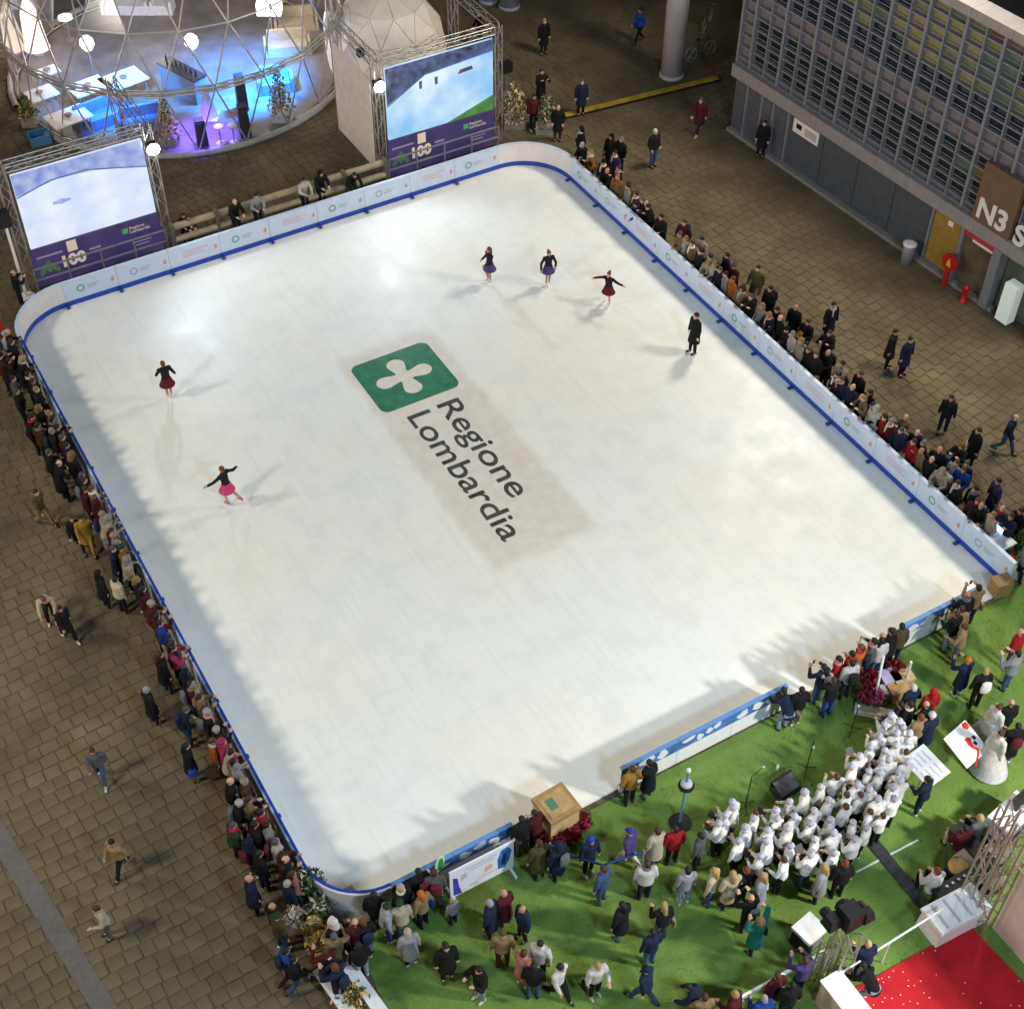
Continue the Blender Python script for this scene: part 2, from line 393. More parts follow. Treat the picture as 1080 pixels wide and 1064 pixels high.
# ------------------------------------------------------------------ rink boards
BH = 0.98
board_m = mat('board white', (0.54, 0.62, 0.77), 0.4, 0, 0.4, 3, 0.05)
corner_m = mat('corner board', (0.70, 0.66, 0.66), 0.4, 0, 0.4, 3, 0.05)
kick_m = mat('kick plate blue', (0.012, 0.055, 0.36), 0.4, 0, 0.4, 4, 0.1)
navy_m = mat('printed band blue', (0.07, 0.17, 0.46), 0.4, 0, 0.4, 1.6, 0.55, detail=3)
block_m = mat('bracket blue', (0.03, 0.06, 0.25), 0.5)
grey_i = mat('print grey', (0.36, 0.40, 0.48), 0.5); green_i = mat('print green', (0.17, 0.36, 0.28), 0.5); orange_i = mat('print orange', (0.60, 0.27, 0.22), 0.5); red_i = mat('print rose', (0.60, 0.42, 0.48), 0.5); white_i = mat('print white', (0.75, 0.75, 0.75), 0.5)
boards = thing('rink_boards', 'pale blue rink boards with deep blue kick strip round the ice', 'rink boards', (0, 0, 0), A)
outl = rrect(RL, RB, RRt, RT, RS, 8)
TH = 0.09
def panel(path, inner_left, m, side):
    """one board: path of (u,w) points along its inner face; the outside lies to the left or right of travel"""
    N = []
    for i, p in enumerate(path):
        a = Vector(path[max(0, i - 1)]); c = Vector(path[min(len(path) - 1, i + 1)]); t = (c - a).normalized()
        nn = Vector((-t.y, t.x)) if inner_left else Vector((t.y, -t.x)); N.append(nn)      # towards the outside
    def strip(b, off0, off1, z0, z1):
        n_ = len(path); i0 = len(b.v)
        for p, nn in zip(path, N):
            for o_, z in ((off0, z0), (off1, z0), (off1, z1), (off0, z1)): b.v.append((p[0] + nn.x * o_, p[1] + nn.y * o_, z))
        for k in range(n_ - 1):
            for s in range(4):
                b.f.append((i0 + k * 4 + s, i0 + (k + 1) * 4 + s, i0 + (k + 1) * 4 + (s + 1) % 4, i0 + k * 4 + (s + 1) % 4)); b.mi.append(0)
        b.f.append((i0 + 3, i0 + 2, i0 + 1, i0)); b.mi.append(0); e = i0 + (n_ - 1) * 4; b.f.append((e, e + 1, e + 2, e + 3)); b.mi.append(0)
    b = MB(); strip(b, 0, TH, -0.02, BH); o = b.build('panel', m, boards)
    b = MB(); strip(b, -0.022, -0.001, ICE + 0.002, ICE + 0.18); b.build('kick_strip', kick_m, o)
    if side == 'bottom':
        b = MB(); strip(b, TH + 0.001, TH + 0.006, 0.58, BH - 0.02); bd = b.build('printed_band', navy_m, o)
        a_, c_ = Vector(path[0]), Vector(path[-1]); tt = (c_ - a_).normalized(); Lp = (c_ - a_).length; x = .12
        while x < Lp - .4:
            wl = random.uniform(.2, .6); hz = random.uniform(.08, .16); zc = random.uniform(.74, .88); b = MB(); p_ = a_ + tt * x + N[0] * (TH + .009); q_ = p_ + tt * wl
            m_ = (p_ + q_) / 2; ph = random.uniform(0, 6)
            b.quad(*[(m_.x + tt.x * wl * .5 * math.cos(k * .524) * (1 + .25 * math.sin(3 * k * .524 + ph)), m_.y + tt.y * wl * .5 * math.cos(k * .524) * (1 + .25 * math.sin(3 * k * .524 + ph)), zc + hz * math.sin(k * .524) * (1 + .3 * math.cos(2 * k * .524 + ph))) for k in range(12)]); b.build('printed_mark', white_i, bd); x += wl + random.uniform(.02, .16)
        b = MB(); strip(b, -0.015, TH + 0.012, BH + 0.001, BH + 0.03); b.build('cap_rail', mat('cap pale blue', (.12, .26, .55), .4), o)
    elif side == 'left':
        b = MB(); strip(b, -0.02, TH * 0.5, BH + 0.001, BH + 0.03); b.build('cap_rail', kick_m, o)
    else:
        b = MB(); strip(b, -0.012, TH + 0.012, BH + 0.001, BH + 0.035); b.build('cap_rail', board_m, o)
    return o
def marks(o, P, t, nin, i):
    """small printed emblem, grey line and orange sign on the inner face"""
    Z = Vector((0, 0, 1)); k = nin * 0.004
    def q(parent, name, m, a0, a1, z0, z1):
        b = MB(); b.quad(P + t * a0 + Z * z0 + k, P + t * a1 + Z * z0 + k, P + t * a1 + Z * z1 + k, P + t * a0 + Z * z1 + k); return b.build(name, m, parent)
    kind = i % 5
    if kind in (0, 1, 3):
        b = MB(); ring = []
        for j in range(12):
            a = 2 * math.pi * j / 12; b_ = 2 * math.pi * (j + 1) / 12
            b.quad(*[P + k + t * (-0.35 + r * math.cos(x)) + Z * (0.62 + r * math.sin(x)) for r, x in ((.09, a), (.15, a), (.15, b_), (.09, b_))])
        b.build('printed_ring', green_i if kind != 1 else grey_i, o)
        for dz in (0.66, 0.57): q(o, 'printed_line', grey_i, -0.12, 0.28 - (0.66 - dz), dz - 0.02, dz + 0.02)
    else:
        for dz, e in ((0.74, 0.5), (0.64, 0.3), (0.54, 0.42)): q(o, 'printed_line', red_i, -0.45, e, dz - 0.022, dz + 0.022)
    b = MB(); b.quad(P + k + t * 0.72 + Z * 0.52, P + k + t * 0.84 + Z * 0.52, P + k + t * 0.80 + Z * 0.72, P + k + t * 0.72 + Z * 0.62); b.build('printed_sign', orange_i, o)
def foot(p, nin, parent):
    b = MB(); b.box((p[0] + nin.x * 0.12, p[1] + nin.y * 0.12, ICE + 0.035), (0.16, 0.11, 0.05), math.atan2(nin.y, nin.x)); b.build('block', block_m, parent)  # small dark blue block on the ice at each panel seam
def straight(a, c, n_, inner_left, side, m=None, mk=True):
    a, c = Vector(a), Vector(c); t = (c - a).normalized(); L = (c - a).length / n_
    nin = Vector((t.y, -t.x)) if inner_left else Vector((-t.y, t.x))
    for i in range(n_):
        p, q = a + t * (L * i + 0.006), a + t * (L * (i + 1) - 0.006)
        o = panel([tuple(p), tuple(q)], inner_left, m or board_m, side)
        if side in ('top', 'right'):
            tt, P = (t, (p + q) / 2); s = 1 if inner_left else -1
            if mk: marks(o, Vector((P.x, P.y, 0)), Vector((tt.x * s, tt.y * s, 0)), Vector((nin.x, nin.y, 0)), i)
        if side != 'bottom': foot(p, nin, o)
def corner(cx, cy, r, a0, a1, m=None, side='top'):
    pts = [(cx + r * math.cos(R_(a0 + (a1 - a0) * k / 12)), cy + r * math.sin(R_(a0 + (a1 - a0) * k / 12))) for k in range(13)]
    panel(pts, False, m or corner_m, side)
straight((RL + 2, RT), (RRt - 2, RT), 9, True, 'top')
straight((RRt, RT - 2), (RRt, RB + 0.1), 12, True, 'right')
straight((RL, RT - 2), (RL, RB + 1.5), 11, False, 'left')
corner(RL + 2, RT - 2, 2, 90, 180); 
# outward normals: corners run anticlockwise with the outside on the right
corner(RRt - 2, RT - 2, 2, 0, 90); corner(RL + 1.5, RB + 1.5, 1.5, 180, 270, None, 'left')
straight((RL + 1.5, RB), (9.35, RB), 2, False, 'bottom', white_p)
straight((12.42, RB), (17.55, RB), 3, False, 'bottom', white_p)
straight((21.37, RB), (24.1, RB), 2, False, 'bottom', white_p)

# ------------------------------------------------------------------ building with the window grid
bld = thing('office_building', 'grey office building with a dense grid of framed windows above dark panels', 'building', fa, FANG)
bgrey = mat('facade grey metal', (0.235, 0.245, 0.28), 0.5, 0.2, 0.4, 4, 0.08)
bband = mat('facade band', (0.28, 0.26, 0.265), 0.6, 0, 0.3, 3, 0.1)
bpanel = mat('dark facade panel', (0.075, 0.085, 0.10), 0.5, 0, 0.4, 3, 0.12)
bpink = mat('rose grey cladding', (0.20, 0.175, 0.18), 0.6, 0, 0.3, 5, 0.1)
glass_d = mat('dark window glass', (0.012, 0.018, 0.018), 0.15, 0, 0.6, 3, 0.3)
glass_b = mat('blue dark glass', (0.012, 0.016, 0.03), 0.15, 0, 0.6, 3, 0.3)
lit = {}
for nm, c, e in (('yellow', (0.62, 0.50, 0.18), .10), ('olive', (0.45, 0.43, 0.18), .08), ('green', (0.20, 0.32, 0.20), .10), ('red', (0.42, 0.12, 0.05), .10), ('amber', (0.5, 0.3, 0.08), .08)):
    lit[nm] = mat('lit window ' + nm, tuple(x * .25 for x in c), 0.3, 0, 0.5, 2.5, 0.5, emit=c, estr=e)
S1, ZT, Z0 = 17.0, 9.18, 2.92
part('core', bld, mat('core wall', (0.05, 0.05, 0.055), 0.8), lambda b: b.box((S1 / 2, 8.2, ZT / 2), (S1, 16, ZT)))
part('roof_edge', bld, mat('roof edge stone', (0.34, 0.31, 0.31), 0.6, 0, 0.3, 3, 0.08), lambda b: [b.box((0.85 + 1.7 * k, 0.1, ZT + 0.16), (1.685, 0.75, 0.32)) for k in range(10)])
part('roof', bld, mat('roof felt', (.008, .008, .009), 1.0, 0, 0.0), lambda b: b.box((S1 / 2, 8.5, ZT + 0.05), (S1, 15.4, 0.1)))
bw, rh = 0.777, (ZT - Z0) / 13.5
for k in range(12):      # main mullions
    s = 0.0 if k == 0 else (0.70 + (k - 1) * 2 * bw)
    part('mullion', bld, bgrey, lambda b: b.box((s, 0.0, (ZT + Z0) / 2), (0.11, 0.24, ZT - Z0)))
for k in range(10):
    part('thin_mullion', bld, bgrey, lambda b: b.box((0.70 + bw + k * 2 * bw, 0.0, (ZT + Z0) / 2), (0.055, 0.2, ZT - Z0)))
zrows = [Z0 + 0.5 * rh * (1 if i else 0) + (i - (1 if i else 0)) * rh for i in range(15)]
for i, z in enumerate(zrows):
    part('transom', bld, bgrey, lambda b: b.box((S1 / 2, 0.02, z), (S1, 0.16, 0.055)))
cols = [(0.0, 0.70)] + [(0.70 + k * bw, 0.70 + (k + 1) * bw) for k in range(19)]
rw = random.Random(11)
pane_cache = {}
for ci, (s0, s1) in enumerate(cols):
    for ri in range(14):
        z0, z1 = zrows[ri], zrows[ri + 1]
        if s0 > 12.0 and z1 < 5.15 and s1 < 13.9: continue          # brown sign panel here
        m = glass_d
        if ci == 0: m = bpink
        elif ri in (5, 6): m = bpink
        elif ri in (7, 8): m = glass_b
        elif ri > 8:
            if ci < 4: m = glass_d if rw.random() < .6 else bpink
            elif ci < 10: m = lit[rw.choice(['yellow', 'olive', 'olive', 'green'])] if rw.random() < .75 else glass_b
            elif ci < 14: m = lit[rw.choice(['yellow', 'yellow', 'olive'])]
            else: m = lit[rw.choice(['green', 'olive', 'red', 'amber', 'green'])] if rw.random() < .8 else glass_d
            if ri == 9 and ci < 7: m = glass_b
        elif ci > 13 and rw.random() < .35: m = lit[rw.choice(['amber', 'green'])]
        key = (ci == 0, ri == 0, m.name)
        if key not in pane_cache:
            wdh, hh = s1 - s0, z1 - z0; b = MB(); b.box((wdh / 2, 0.14, hh / 2), (wdh - .02, 0.04, hh - .02))
            pane_cache[key] = b.mesh('pane', m)
        p = ob('pane', pane_cache[key], bld, (s0, 0, z0))
        if ri == 0 or (ri > 0 and m is not bpink):      # dashed sun-blind rail in front of the lower pane edge
            kk = ('blind', ri == 0)
            if kk not in pane_cache:
                b = MB()
                b.box((bw / 2, 0.08, (z1 - z0) * .26), (bw - .06, 0.03, 0.03))
                pane_cache[kk] = b.mesh('blind_rail', bgrey)
            ob('blind_rail', pane_cache[kk], p, (0, 0, 0))
part('band', bld, bband, lambda b: [b.box((0.77 + 1.555 * k, -0.14, 2.66), (1.545, 0.34, 0.50)) for k in range(11)])
# ground floor: panels, glazed doors, mustard door, entrance
for k, (s0, s1, m) in enumerate([(0.0, 0.75, glass_d), (0.85, 1.6, glass_b), (1.7, 2.25, glass_d), (2.35, 3.1, glass_b)]):
    part('glazed_door', bld, mat('grey glazing', (0.10, 0.105, 0.125), 0.25, 0, 0.5, 3, 0.15), lambda b: b.box(((s0 + s1) / 2, 0.05, 1.22), (s1 - s0, 0.08, 2.38)))
    part('door_post', bld, bgrey, lambda b: b.box((s1 + 0.05, -0.02, 1.22), (0.09, 0.2, 2.38)))
for k in range(4):
    s0 = 3.2 + k * 1.83
    part('wall_panel', bld, bpanel, lambda b: b.box((s0 + 0.9, 0.02, 1.22), (1.80, 0.1, 2.38)))
part('plinth', bld, mat('plinth stone', (0.25, 0.23, 0.21), 0.7, 0, 0.3, 4, 0.1), lambda b: b.box((7.0, -0.14, 0.06), (13.9, 0.22, 0.16)))
dr = part('door', bld, mat('mustard door', (0.30, 0.19, 0.035), 0.6, 0, 0.3, 4, 0.12), lambda b: b.box((11.25, 0.0, 1.27), (1.25, 0.1, 2.2)))
part('door_notice', dr, white_p, lambda b: b.box((11.35, -0.06, 2.05), (0.22, 0.012, 0.2)))
part('door_frame', bld, bgrey, lambda b: (b.box((10.57, -0.04, 1.22), (0.08, 0.2, 2.38)), b.box((11.95, -0.04, 1.22), (0.14, 0.2, 2.38))))
part('shop_window', bld, mat('brown interior glass', (0.10, 0.08, 0.055), 0.2, 0, 0.5, 2, 0.3, emit=(0.3, 0.2, 0.1), estr=.03), lambda b: b.box((12.75, 0.06, 1.25), (1.45, 0.06, 2.3)))
part('entrance_post', bld, bgrey, lambda b: b.box((13.62, -0.1, 1.25), (0.34, 0.5, 2.4)))
part('entrance_glass', bld, mat('entrance glass', (0.05, 0.06, 0.05), 0.15, 0, 0.6, 2, 0.3, emit=(0.4, 0.5, 0.4), estr=.03), lambda b: b.box((15.4, 0.1, 1.25), (3.1, 0.06, 2.3)))
sp = part('sign_panel', bld, mat('brown sign panel', (0.16, 0.10, 0.065), 0.6, 0, 0.3, 3, 0.1), lambda b: b.box((13.02, -0.19, 4.0), (1.62, 0.2, 2.15)))
def Mfac(s, z, y): return Matrix(((1, 0, 0, s), (0, 0, -1, y), (0, 1, 0, z), (0, 0, 0, 1)))
sw = mat('sign letter white', (0.75, 0.75, 0.74), 0.5, 0, 0.3)
text_mesh('lettering', 'N3', 1.02, sw, sp, Mfac(12.36, 3.12, -0.32), 0.02, 0.03)
text_mesh('lettering', 'S', 1.02, sw, sp, Mfac(14.0, 3.02, -0.32), 0.02, 0.03)
shop = part('shop_sign', bld, mat('shop sign red', (0.42, 0.04, 0.06), 0.5, 0, 0.3, 3, 0.2), lambda b: b.box((12.75, -0.14, 2.2), (1.35, 0.05, 0.20)))
part('shop_sign_strip', shop, white_p, lambda b: b.box((12.95, -0.15, 2.07), (1.0, 0.05, 0.09)))
nb = part('notice_board', bld, white_p, lambda b: b.box((4.08, -0.06, 1.92), (1.35, 0.04, 0.55)))
part('notice_print', nb, black, lambda b: b.box((3.72, -0.085, 1.95), (0.28, 0.008, 0.2)))
part('notice_print', nb, mat('print lilac', (0.45, 0.42, 0.48), 0.5), lambda b: b.box((4.35, -0.085, 1.9), (0.6, 0.008, 0.3)))
part('vending_case', bld, mat('lit white case', (0.7, 0.75, 0.72), 0.5, emit=(0.7, 0.8, 0.75), estr=.25), lambda b: b.box((14.6, -0.3, 0.9), (0.5, 0.4, 1.5)))
# red hydrant cabinet, red post and bin in front of the doors
def atf(s, y): return fa + Vector((math.cos(FANG) * s - math.sin(FANG) * y, math.sin(FANG) * s + math.cos(FANG) * y, 0))
redp = mat('signal red', (0.45, 0.012, 0.015), 0.45, 0, 0.4, 5, 0.1)
t = thing('hydrant_sign', 'round red sign with yellow flame on a red post by the mustard door', 'sign', atf(12.0, -0.45), FANG)
part('post', t, redp, lambda b: b.box((0, 0, 0.35), (0.16, 0.1, 0.7)))
part('disc', t, redp, lambda b: b.tube((0, 0.05, 1.0), (0, -0.05, 1.0), 0.32, n=20))
part('flame_mark', t, mat('flame yellow', (0.7, 0.45, 0.03), 0.5), lambda b: b.quad((-.11, -.056, .84), (.11, -.056, .84), (.06, -.056, 1.02), (0, -.056, 1.18), (-.08, -.056, 1.0)))
t = thing('hydrant', 'short red hydrant standing beside the shop window', 'hydrant', atf(13.0, -0.55), FANG)
part('barrel', t, redp, lambda b: b.lathe((0, 0, 0), [(.16, 0), (.16, .05), (.1, .07), (.1, .5), (.12, .52), (.12, .58), (.09, .66), (.03, .7)], 14), True)
part('outlet', t, redp, lambda b: b.tube((-.18, 0, .42), (.18, 0, .42), .05, n=10))
t = thing('litter_bin', 'grey metal litter bin with pale rim against the facade', 'bin', atf(10.3, -0.6), FANG)
part('body', t, steel, lambda b: b.lathe((0, 0, 0), [(.17, 0), (.2, .02), (.22, .75), (.2, .78)], 16), True)
part('rim', t, white_p, lambda b: b.lathe((0, 0, .76), [(.24, 0), (.25, .08), (.15, .09)], 16), True)

# concrete columns of the dark arcade
colm = mat('column plaster', (0.40, 0.39, 0.43), 0.7, 0, 0.3, 2, 0.08)
for p, r, lb in ((G(708, 80), .46, 'round pale column standing at the end of the yellow cable ramp'), (G(537, 8), .42, 'round pale column in the dark arcade, beside its twin'), (G(515, 2), .36, 'slimmer round column beside the dark arcade pair')):
    t = thing('column', lb, 'column', (p.x, p.y, 0), 0)
    part('shaft', t, colm, lambda b: b.lathe((0, 0, 0), [(r, 0), (r, 8)], 28), True)
    part('base_ring', t, colm, lambda b: b.lathe((0, 0, 0), [(r + .06, 0), (r + .06, .1), (r + .01, .14)], 28), True)
# the arcade slab overhead keeps that corner dark
b = MB(); b.box((4.5, 68.0, 8.6), (34, 22.0, 0.8), R_(-18)); tag(b.build('arcade_slab', mat('slab concrete', (0.2, 0.2, 0.2), 0.8, 0, 0.2, 2, 0.1)), 'concrete slab roofing the dark arcade above its columns', 'roof')

# yellow cable ramp on the paving
a_, c_ = G(590, 124), G(757, 83); dv = c_ - a_; L = dv.length; rz = math.atan2(dv.y, dv.x)
t = thing('cable_ramp', 'long yellow cable ramp lying on the dark paving', 'cable ramp', a_, rz)
yel = mat('ramp yellow', (0.42, 0.27, 0.03), 0.6, 0, 0.3, 3, 0.25); N_ = 9
for k in range(N_):
    part('segment', t, yel, lambda b: b.prism([(L * k / N_ + .01, -.14), (L * (k + 1) / N_ - .01, -.14), (L * (k + 1) / N_ - .01, .14), (L * k / N_ + .01, .14)], 0, .07))
part('rubber_edge', t, black, lambda b: b.box((L / 2, -.2, .02), (L, .1, .04)))

# bicycles parked in the dark by the column
def bicycle(p, rz, lb):
    t = thing('bicycle', lb, 'bicycle', p, rz); bm2 = mat('bike frame', (0.10, 0.10, 0.11), 0.4, 0.5)
    for x in (-.52, .52):
        def wheel(b):
            for k in range(18):
                a0, a1 = 2 * math.pi * k / 18, 2 * math.pi * (k + 1) / 18
                b.tube((x + .33 * math.cos(a0), 0, .34 + .33 * math.sin(a0)), (x + .33 * math.cos(a1), 0, .34 + .33 * math.sin(a1)), .018, n=5, caps=False)
            for k in range(8):
                a0 = math.pi * k / 8; b.tube((x + .32 * math.cos(a0), 0, .34 + .32 * math.sin(a0)), (x - .32 * math.cos(a0), 0, .34 - .32 * math.sin(a0)), .005, n=4)
        part('wheel', t, steel, wheel)
    def fr(b):
        for p_, q_ in (((-.52, .34), (-.05, .30)), ((-.05, .30), (.38, .80)), ((-.18, .82), (.36, .86)), ((-.05, .30), (-.2, .9)), ((-.52, .34), (-.18, .82)), ((.52, .34), (.36, .98))): b.tube((p_[0], 0, p_[1]), (q_[0], 0, q_[1]), .02, n=6)
    part('frame', t, bm2, fr)
    part('handlebar', t, bm2, lambda b: (b.tube((.34, -.28, 1.0), (.36, 0, .98), .014), b.tube((.36, 0, .98), (.34, .28, 1.0), .014)))
    part('saddle', t, black, lambda b: b.ell((-.22, 0, .93), (.14, .07, .04)))
bicycle(G(738, 62), R_(35), 'bicycle parked close behind the pale column')
bicycle(G(745, 30), R_(70), 'bicycle parked deeper in the dark arcade')

# ------------------------------------------------------------------ trusses and LED screens
def truss(b, p, q, s=0.29, r=0.024):
    p, q = Vector(p), Vector(q); d = q - p; L = d.length; M = d.to_track_quat('Z', 'Y').to_matrix(); h = s / 2; nseg = max(2, int(L / 0.55))
    cs = [Vector((x * h, y * h, 0)) for x, y in ((-1, -1), (1, -1), (1, 1), (-1, 1))]
    for c in cs: b.tube(p + M @ c, q + M @ c, r, n=6)
    for k in range(nseg):
        z0, z1 = Vector((0, 0, L * k / nseg)), Vector((0, 0, L * (k + 1) / nseg))
        for i in range(4):
            c0, c1 = cs[i], cs[(i + 1) % 4]
            if k % 2: c0, c1 = c1, c0
            b.tube(p + M @ (c0 + z0), p + M @ (c1 + z1), r * .55, n=5, caps=False)
def emis_screen(name, cols, scale, strength, seed):
    strength *= 1.25
    m = bpy.data.materials.new(name); m.use_nodes = True; n, l = m.node_tree.nodes, m.node_tree.links; b = n['Principled BSDF']
    b.inputs['Base Color'].default_value = (0.02, 0.02, 0.03, 1); b.inputs['Roughness'].default_value = 0.35
    tc = n.new('ShaderNodeTexCoord'); mp = n.new('ShaderNodeMapping'); mp.inputs['Location'].default_value = (seed, seed, 0); l.new(tc.outputs['Object'], mp.inputs[0])
    t = n.new('ShaderNodeTexNoise'); t.inputs['Scale'].default_value = scale; t.inputs['Detail'].default_value = 4; l.new(mp.outputs[0], t.inputs['Vector'])
    cr = n.new('ShaderNodeValToRGB'); l.new(t.outputs[0], cr.inputs[0]); cr.color_ramp.elements[0].position = .3; cr.color_ramp.elements[1].position = .7
    cr.color_ramp.elements[0].color = (*cols[0], 1); cr.color_ramp.elements[1].color = (*cols[1], 1)
    l.new(cr.outputs[0], b.inputs['Emission Color']); b.inputs['Emission Strength'].default_value = strength; return m
scr_ice1 = emis_screen('screen ice pale', ((0.62, 0.72, 1.0), (0.86, 0.92, 1.0)), 1.1, 0.75, 2)
scr_sky1 = emis_screen('screen crowd pale', ((0.24, 0.32, 0.80), (0.55, 0.65, 1.0)), 2.5, 0.62, 5)
scr_ice2 = emis_screen('screen ice cyan', ((0.25, 0.55, 0.90), (0.80, 0.95, 1.0)), 0.7, 0.78, 8)
scr_dark = emis_screen('screen crowd dark', ((0.01, 0.015, 0.04), (0.15, 0.22, 0.5)), 3.5, 0.5, 3)
scr_green = emis_screen('screen grass', ((0.05, 0.22, 0.03), (0.12, 0.35, 0.06)), 3, 0.6, 1)
scr_blue = emis_screen('screen rail blue', ((0.04, 0.12, 0.4), (0.1, 0.25, 0.6)), 3, 0.6, 1)
scr_figure = emis_screen('screen figure', ((0.05, 0.06, 0.12), (0.2, 0.15, 0.25)), 5, 0.5, 4)
purple = emis_screen('glowing purple banner print', ((0.045, 0.030, 0.16), (0.12, 0.075, 0.28)), 0.9, 0.33, 7)  # unlit printed banner, given a glow of its own
ban_txt = mat('glowing cream print', (0.6, 0.5, 0.42), 0.5, emit=(0.9, 0.7, 0.55), estr=.28)  # the banner print glows faintly as well
ban_grn = mat('glowing green print', (0.07, 0.14, 0.07), 0.5, emit=(0.2, 0.35, 0.15), estr=.15, nscale=8, namt=.4)
ban_lil = mat('glowing lilac print', (0.25, 0.18, 0.35), 0.5, emit=(0.5, 0.4, 0.6), estr=.2)
def lampglow(t, p, target, watts):
    """floodlight hung in the truss: housing, bright lens and its own light"""
    hd = part('floodlight_housing', t, black, lambda b: b.box(p, (.34, .26, .3)))
    part('floodlight_lens', hd, mat('lit lens', (1, 1, 1), 0.4, emit=(1, .97, .9), estr=60), lambda b: b.ell((p[0], p[1] - .17, p[2] - .02), (.22, .1, .21)))
    l_ = bpy.data.lights.new('screen_floodlight', 'SPOT'); l_.energy = watts; l_.color = (.72, .85, 1); l_.spot_size = R_(120); l_.spot_blend = .7; l_.shadow_soft_size = .2
    o = bpy.data.objects.new('screen_floodlight', l_); COL.objects.link(o); o.parent = t; o.location = (p[0], p[1] - .32, p[2] - .02)
    o.rotation_euler = (Vector(target) - Vector((p[0], p[1] - .32, p[2]))).to_track_quat('-Z', 'Y').to_euler()
def screen(u0, w0, lab, left):
    t = thing('led_screen', lab, 'screen', W(u0, w0), A); WD, HT = 4.75, 4.75
    for x in (-.12, WD + .12): part('truss_post', t, alu, lambda b: truss(b, (x, .12, 0), (x, .12, HT + .25)))
    part('top_truss', t, alu, lambda b: truss(b, (0.06, .12, HT + .1), (WD - .06, .12, HT + .1)))
    for y_ in (0,):
        for x in (-.12, WD + .12):
            part('side_truss', t, alu, lambda b: truss(b, (x, .3, HT + .1), (x, 3.4, HT + .1)))
            part('truss_post', t, alu, lambda b: truss(b, (x, 3.55, 0), (x, 3.55, HT + .2)))
    s = part('screen_panel', t, scr_ice1 if left else scr_ice2, lambda b: b.box((WD / 2, 0, 3.12), (WD - .3, .1, 2.9)))
    y = -.055; z1, z0 = 4.57, 1.67; x0, x1 = .15, WD - .15
    if left:
        part('picture_crowd', s, scr_sky1, lambda b: b.quad((x0, y, 3.75), (x0 + 1.4, y, 4.0), (x0 + 2.6, y, 3.95), (x1, y, 3.55), (x1, y, z1), (x0, y, z1)))
        part('picture_rail', s, scr_blue, lambda b: [b.quad((x0 + a, y - .003, c), (x0 + a2, y - .003, c2), (x0 + a2, y - .003, c2 + .05), (x0 + a, y - .003, c + .05)) for a, c, a2, c2 in ((.0, 3.68, 1.2, 4.0), (1.2, 4.0, 2.4, 4.02), (2.4, 4.02, 4.45, 3.5))])
        part('picture_figure', s, scr_sky1, lambda b: b.quad(*[(1.55 + .32 * math.cos(k * .524), y - .003, 3.15 + (.07 + .04 * (k % 2)) * math.sin(k * .524)) for k in range(12)]))
    else:
        part('picture_crowd', s, scr_dark, lambda b: b.quad((x0, y, 3.1), (x0 + 1.6, y, 3.95), (x1, y, 4.15), (x1, y, z1), (x0, y, z1)))
        part('picture_rail', s, scr_blue, lambda b: [b.quad((x0 + a, y - .003, c), (x0 + a2, y - .003, c2), (x0 + a2, y - .003, c2 + .07), (x0 + a, y - .003, c + .07)) for a, c, a2, c2 in ((.0, 3.02, 1.6, 3.9), (1.6, 3.9, 4.45, 4.1))])
        part('picture_grass', s, scr_green, lambda b: b.quad((2.6, y, z0), (x1, y, z0), (x1, y, z0 + .62)))
        part('picture_figure', s, scr_figure, lambda b: (b.quad((3.1, y - .003, 3.55), (3.75, y - .003, 3.6), (3.7, y - .003, 3.75), (3.2, y - .003, 3.72))))
        for fx in (1.5, 2.15): part('picture_figure', s, scr_figure, lambda b: b.quad((fx, y - .003, 3.4), (fx + .1, y - .003, 3.4), (fx + .12, y - .003, 3.72), (fx - .02, y - .003, 3.7)))
    bn = part('banner', t, purple, lambda b: b.box((WD / 2, -.02, .86), (WD - .2, .06, 1.5))); y = -.055
    text_mesh('lettering', '100', .6, ban_txt, bn, Mfac(0.98, .62, y), 0, .03)
    for k in range(3): part('plant_mark', bn, ban_grn, lambda b: b.ell((.38 + .2 * k, y, .72 + .1 * (k % 2)), (.1, .006, .26), rot=Euler((0, .5 - .5 * k, 0))))
    part('printed_card', bn, ban_txt, lambda b: b.box((1.5, y, 1.36), (.34, .01, .42)))
    text_mesh('lettering', 'Regione', .17, ban_txt, bn, Mfac(3.55, 1.28, y)); text_mesh('lettering', 'Lombardia', .17, ban_txt, bn, Mfac(3.55, 1.13, y))
    part('emblem_mark', bn, mat('glowing emblem green', (.05, .3, .12), .5, emit=(.1, .5, .2), estr=.25), lambda b: b.box((3.4, y, 1.28), (.2, .01, .2)))
    for k in range(3): part('printed_line', bn, ban_lil, lambda b: b.box((3.9, y, .85 - .13 * k), (.9 - .2 * k, .01, .04)))
    part('printed_line', bn, ban_lil, lambda b: b.box((2.25, y, 1.0), (.4, .01, .08)))
    part('printed_line', bn, ban_lil, lambda b: b.box((.7, y, 1.25), (.9, .01, .07)))
    part('base_rail', t, steel, lambda b: (b.box((WD / 2, -.2, .95), (WD, .05, .05)), b.box((WD / 2, -.2, .5), (WD, .05, .05)), [b.box((WD * k / 4, -.2, .48), (.05, .05, .95)) for k in range(5)]))
    return t
t = screen(6.04, 42.78, 'LED screen showing a pale ice picture above a purple banner, by the clear dome', True)
lampglow(t, (4.87, -.15, 4.25), (8, -10, 0), 900)
t = screen(19.62, 42.83, 'LED screen showing a cyan ice picture with green corner, by the white dome', False)
lampglow(t, (-.18, -.1, 4.1), (-2, -10, 0), 900)
part('side_sheet', t, mat('white fabric sheet', (.62, .58, .54), .8, 0, .2, 3, .08), lambda b: b.box((-.34, 1.85, 2.3), (.03, 3.2, 3.7)))
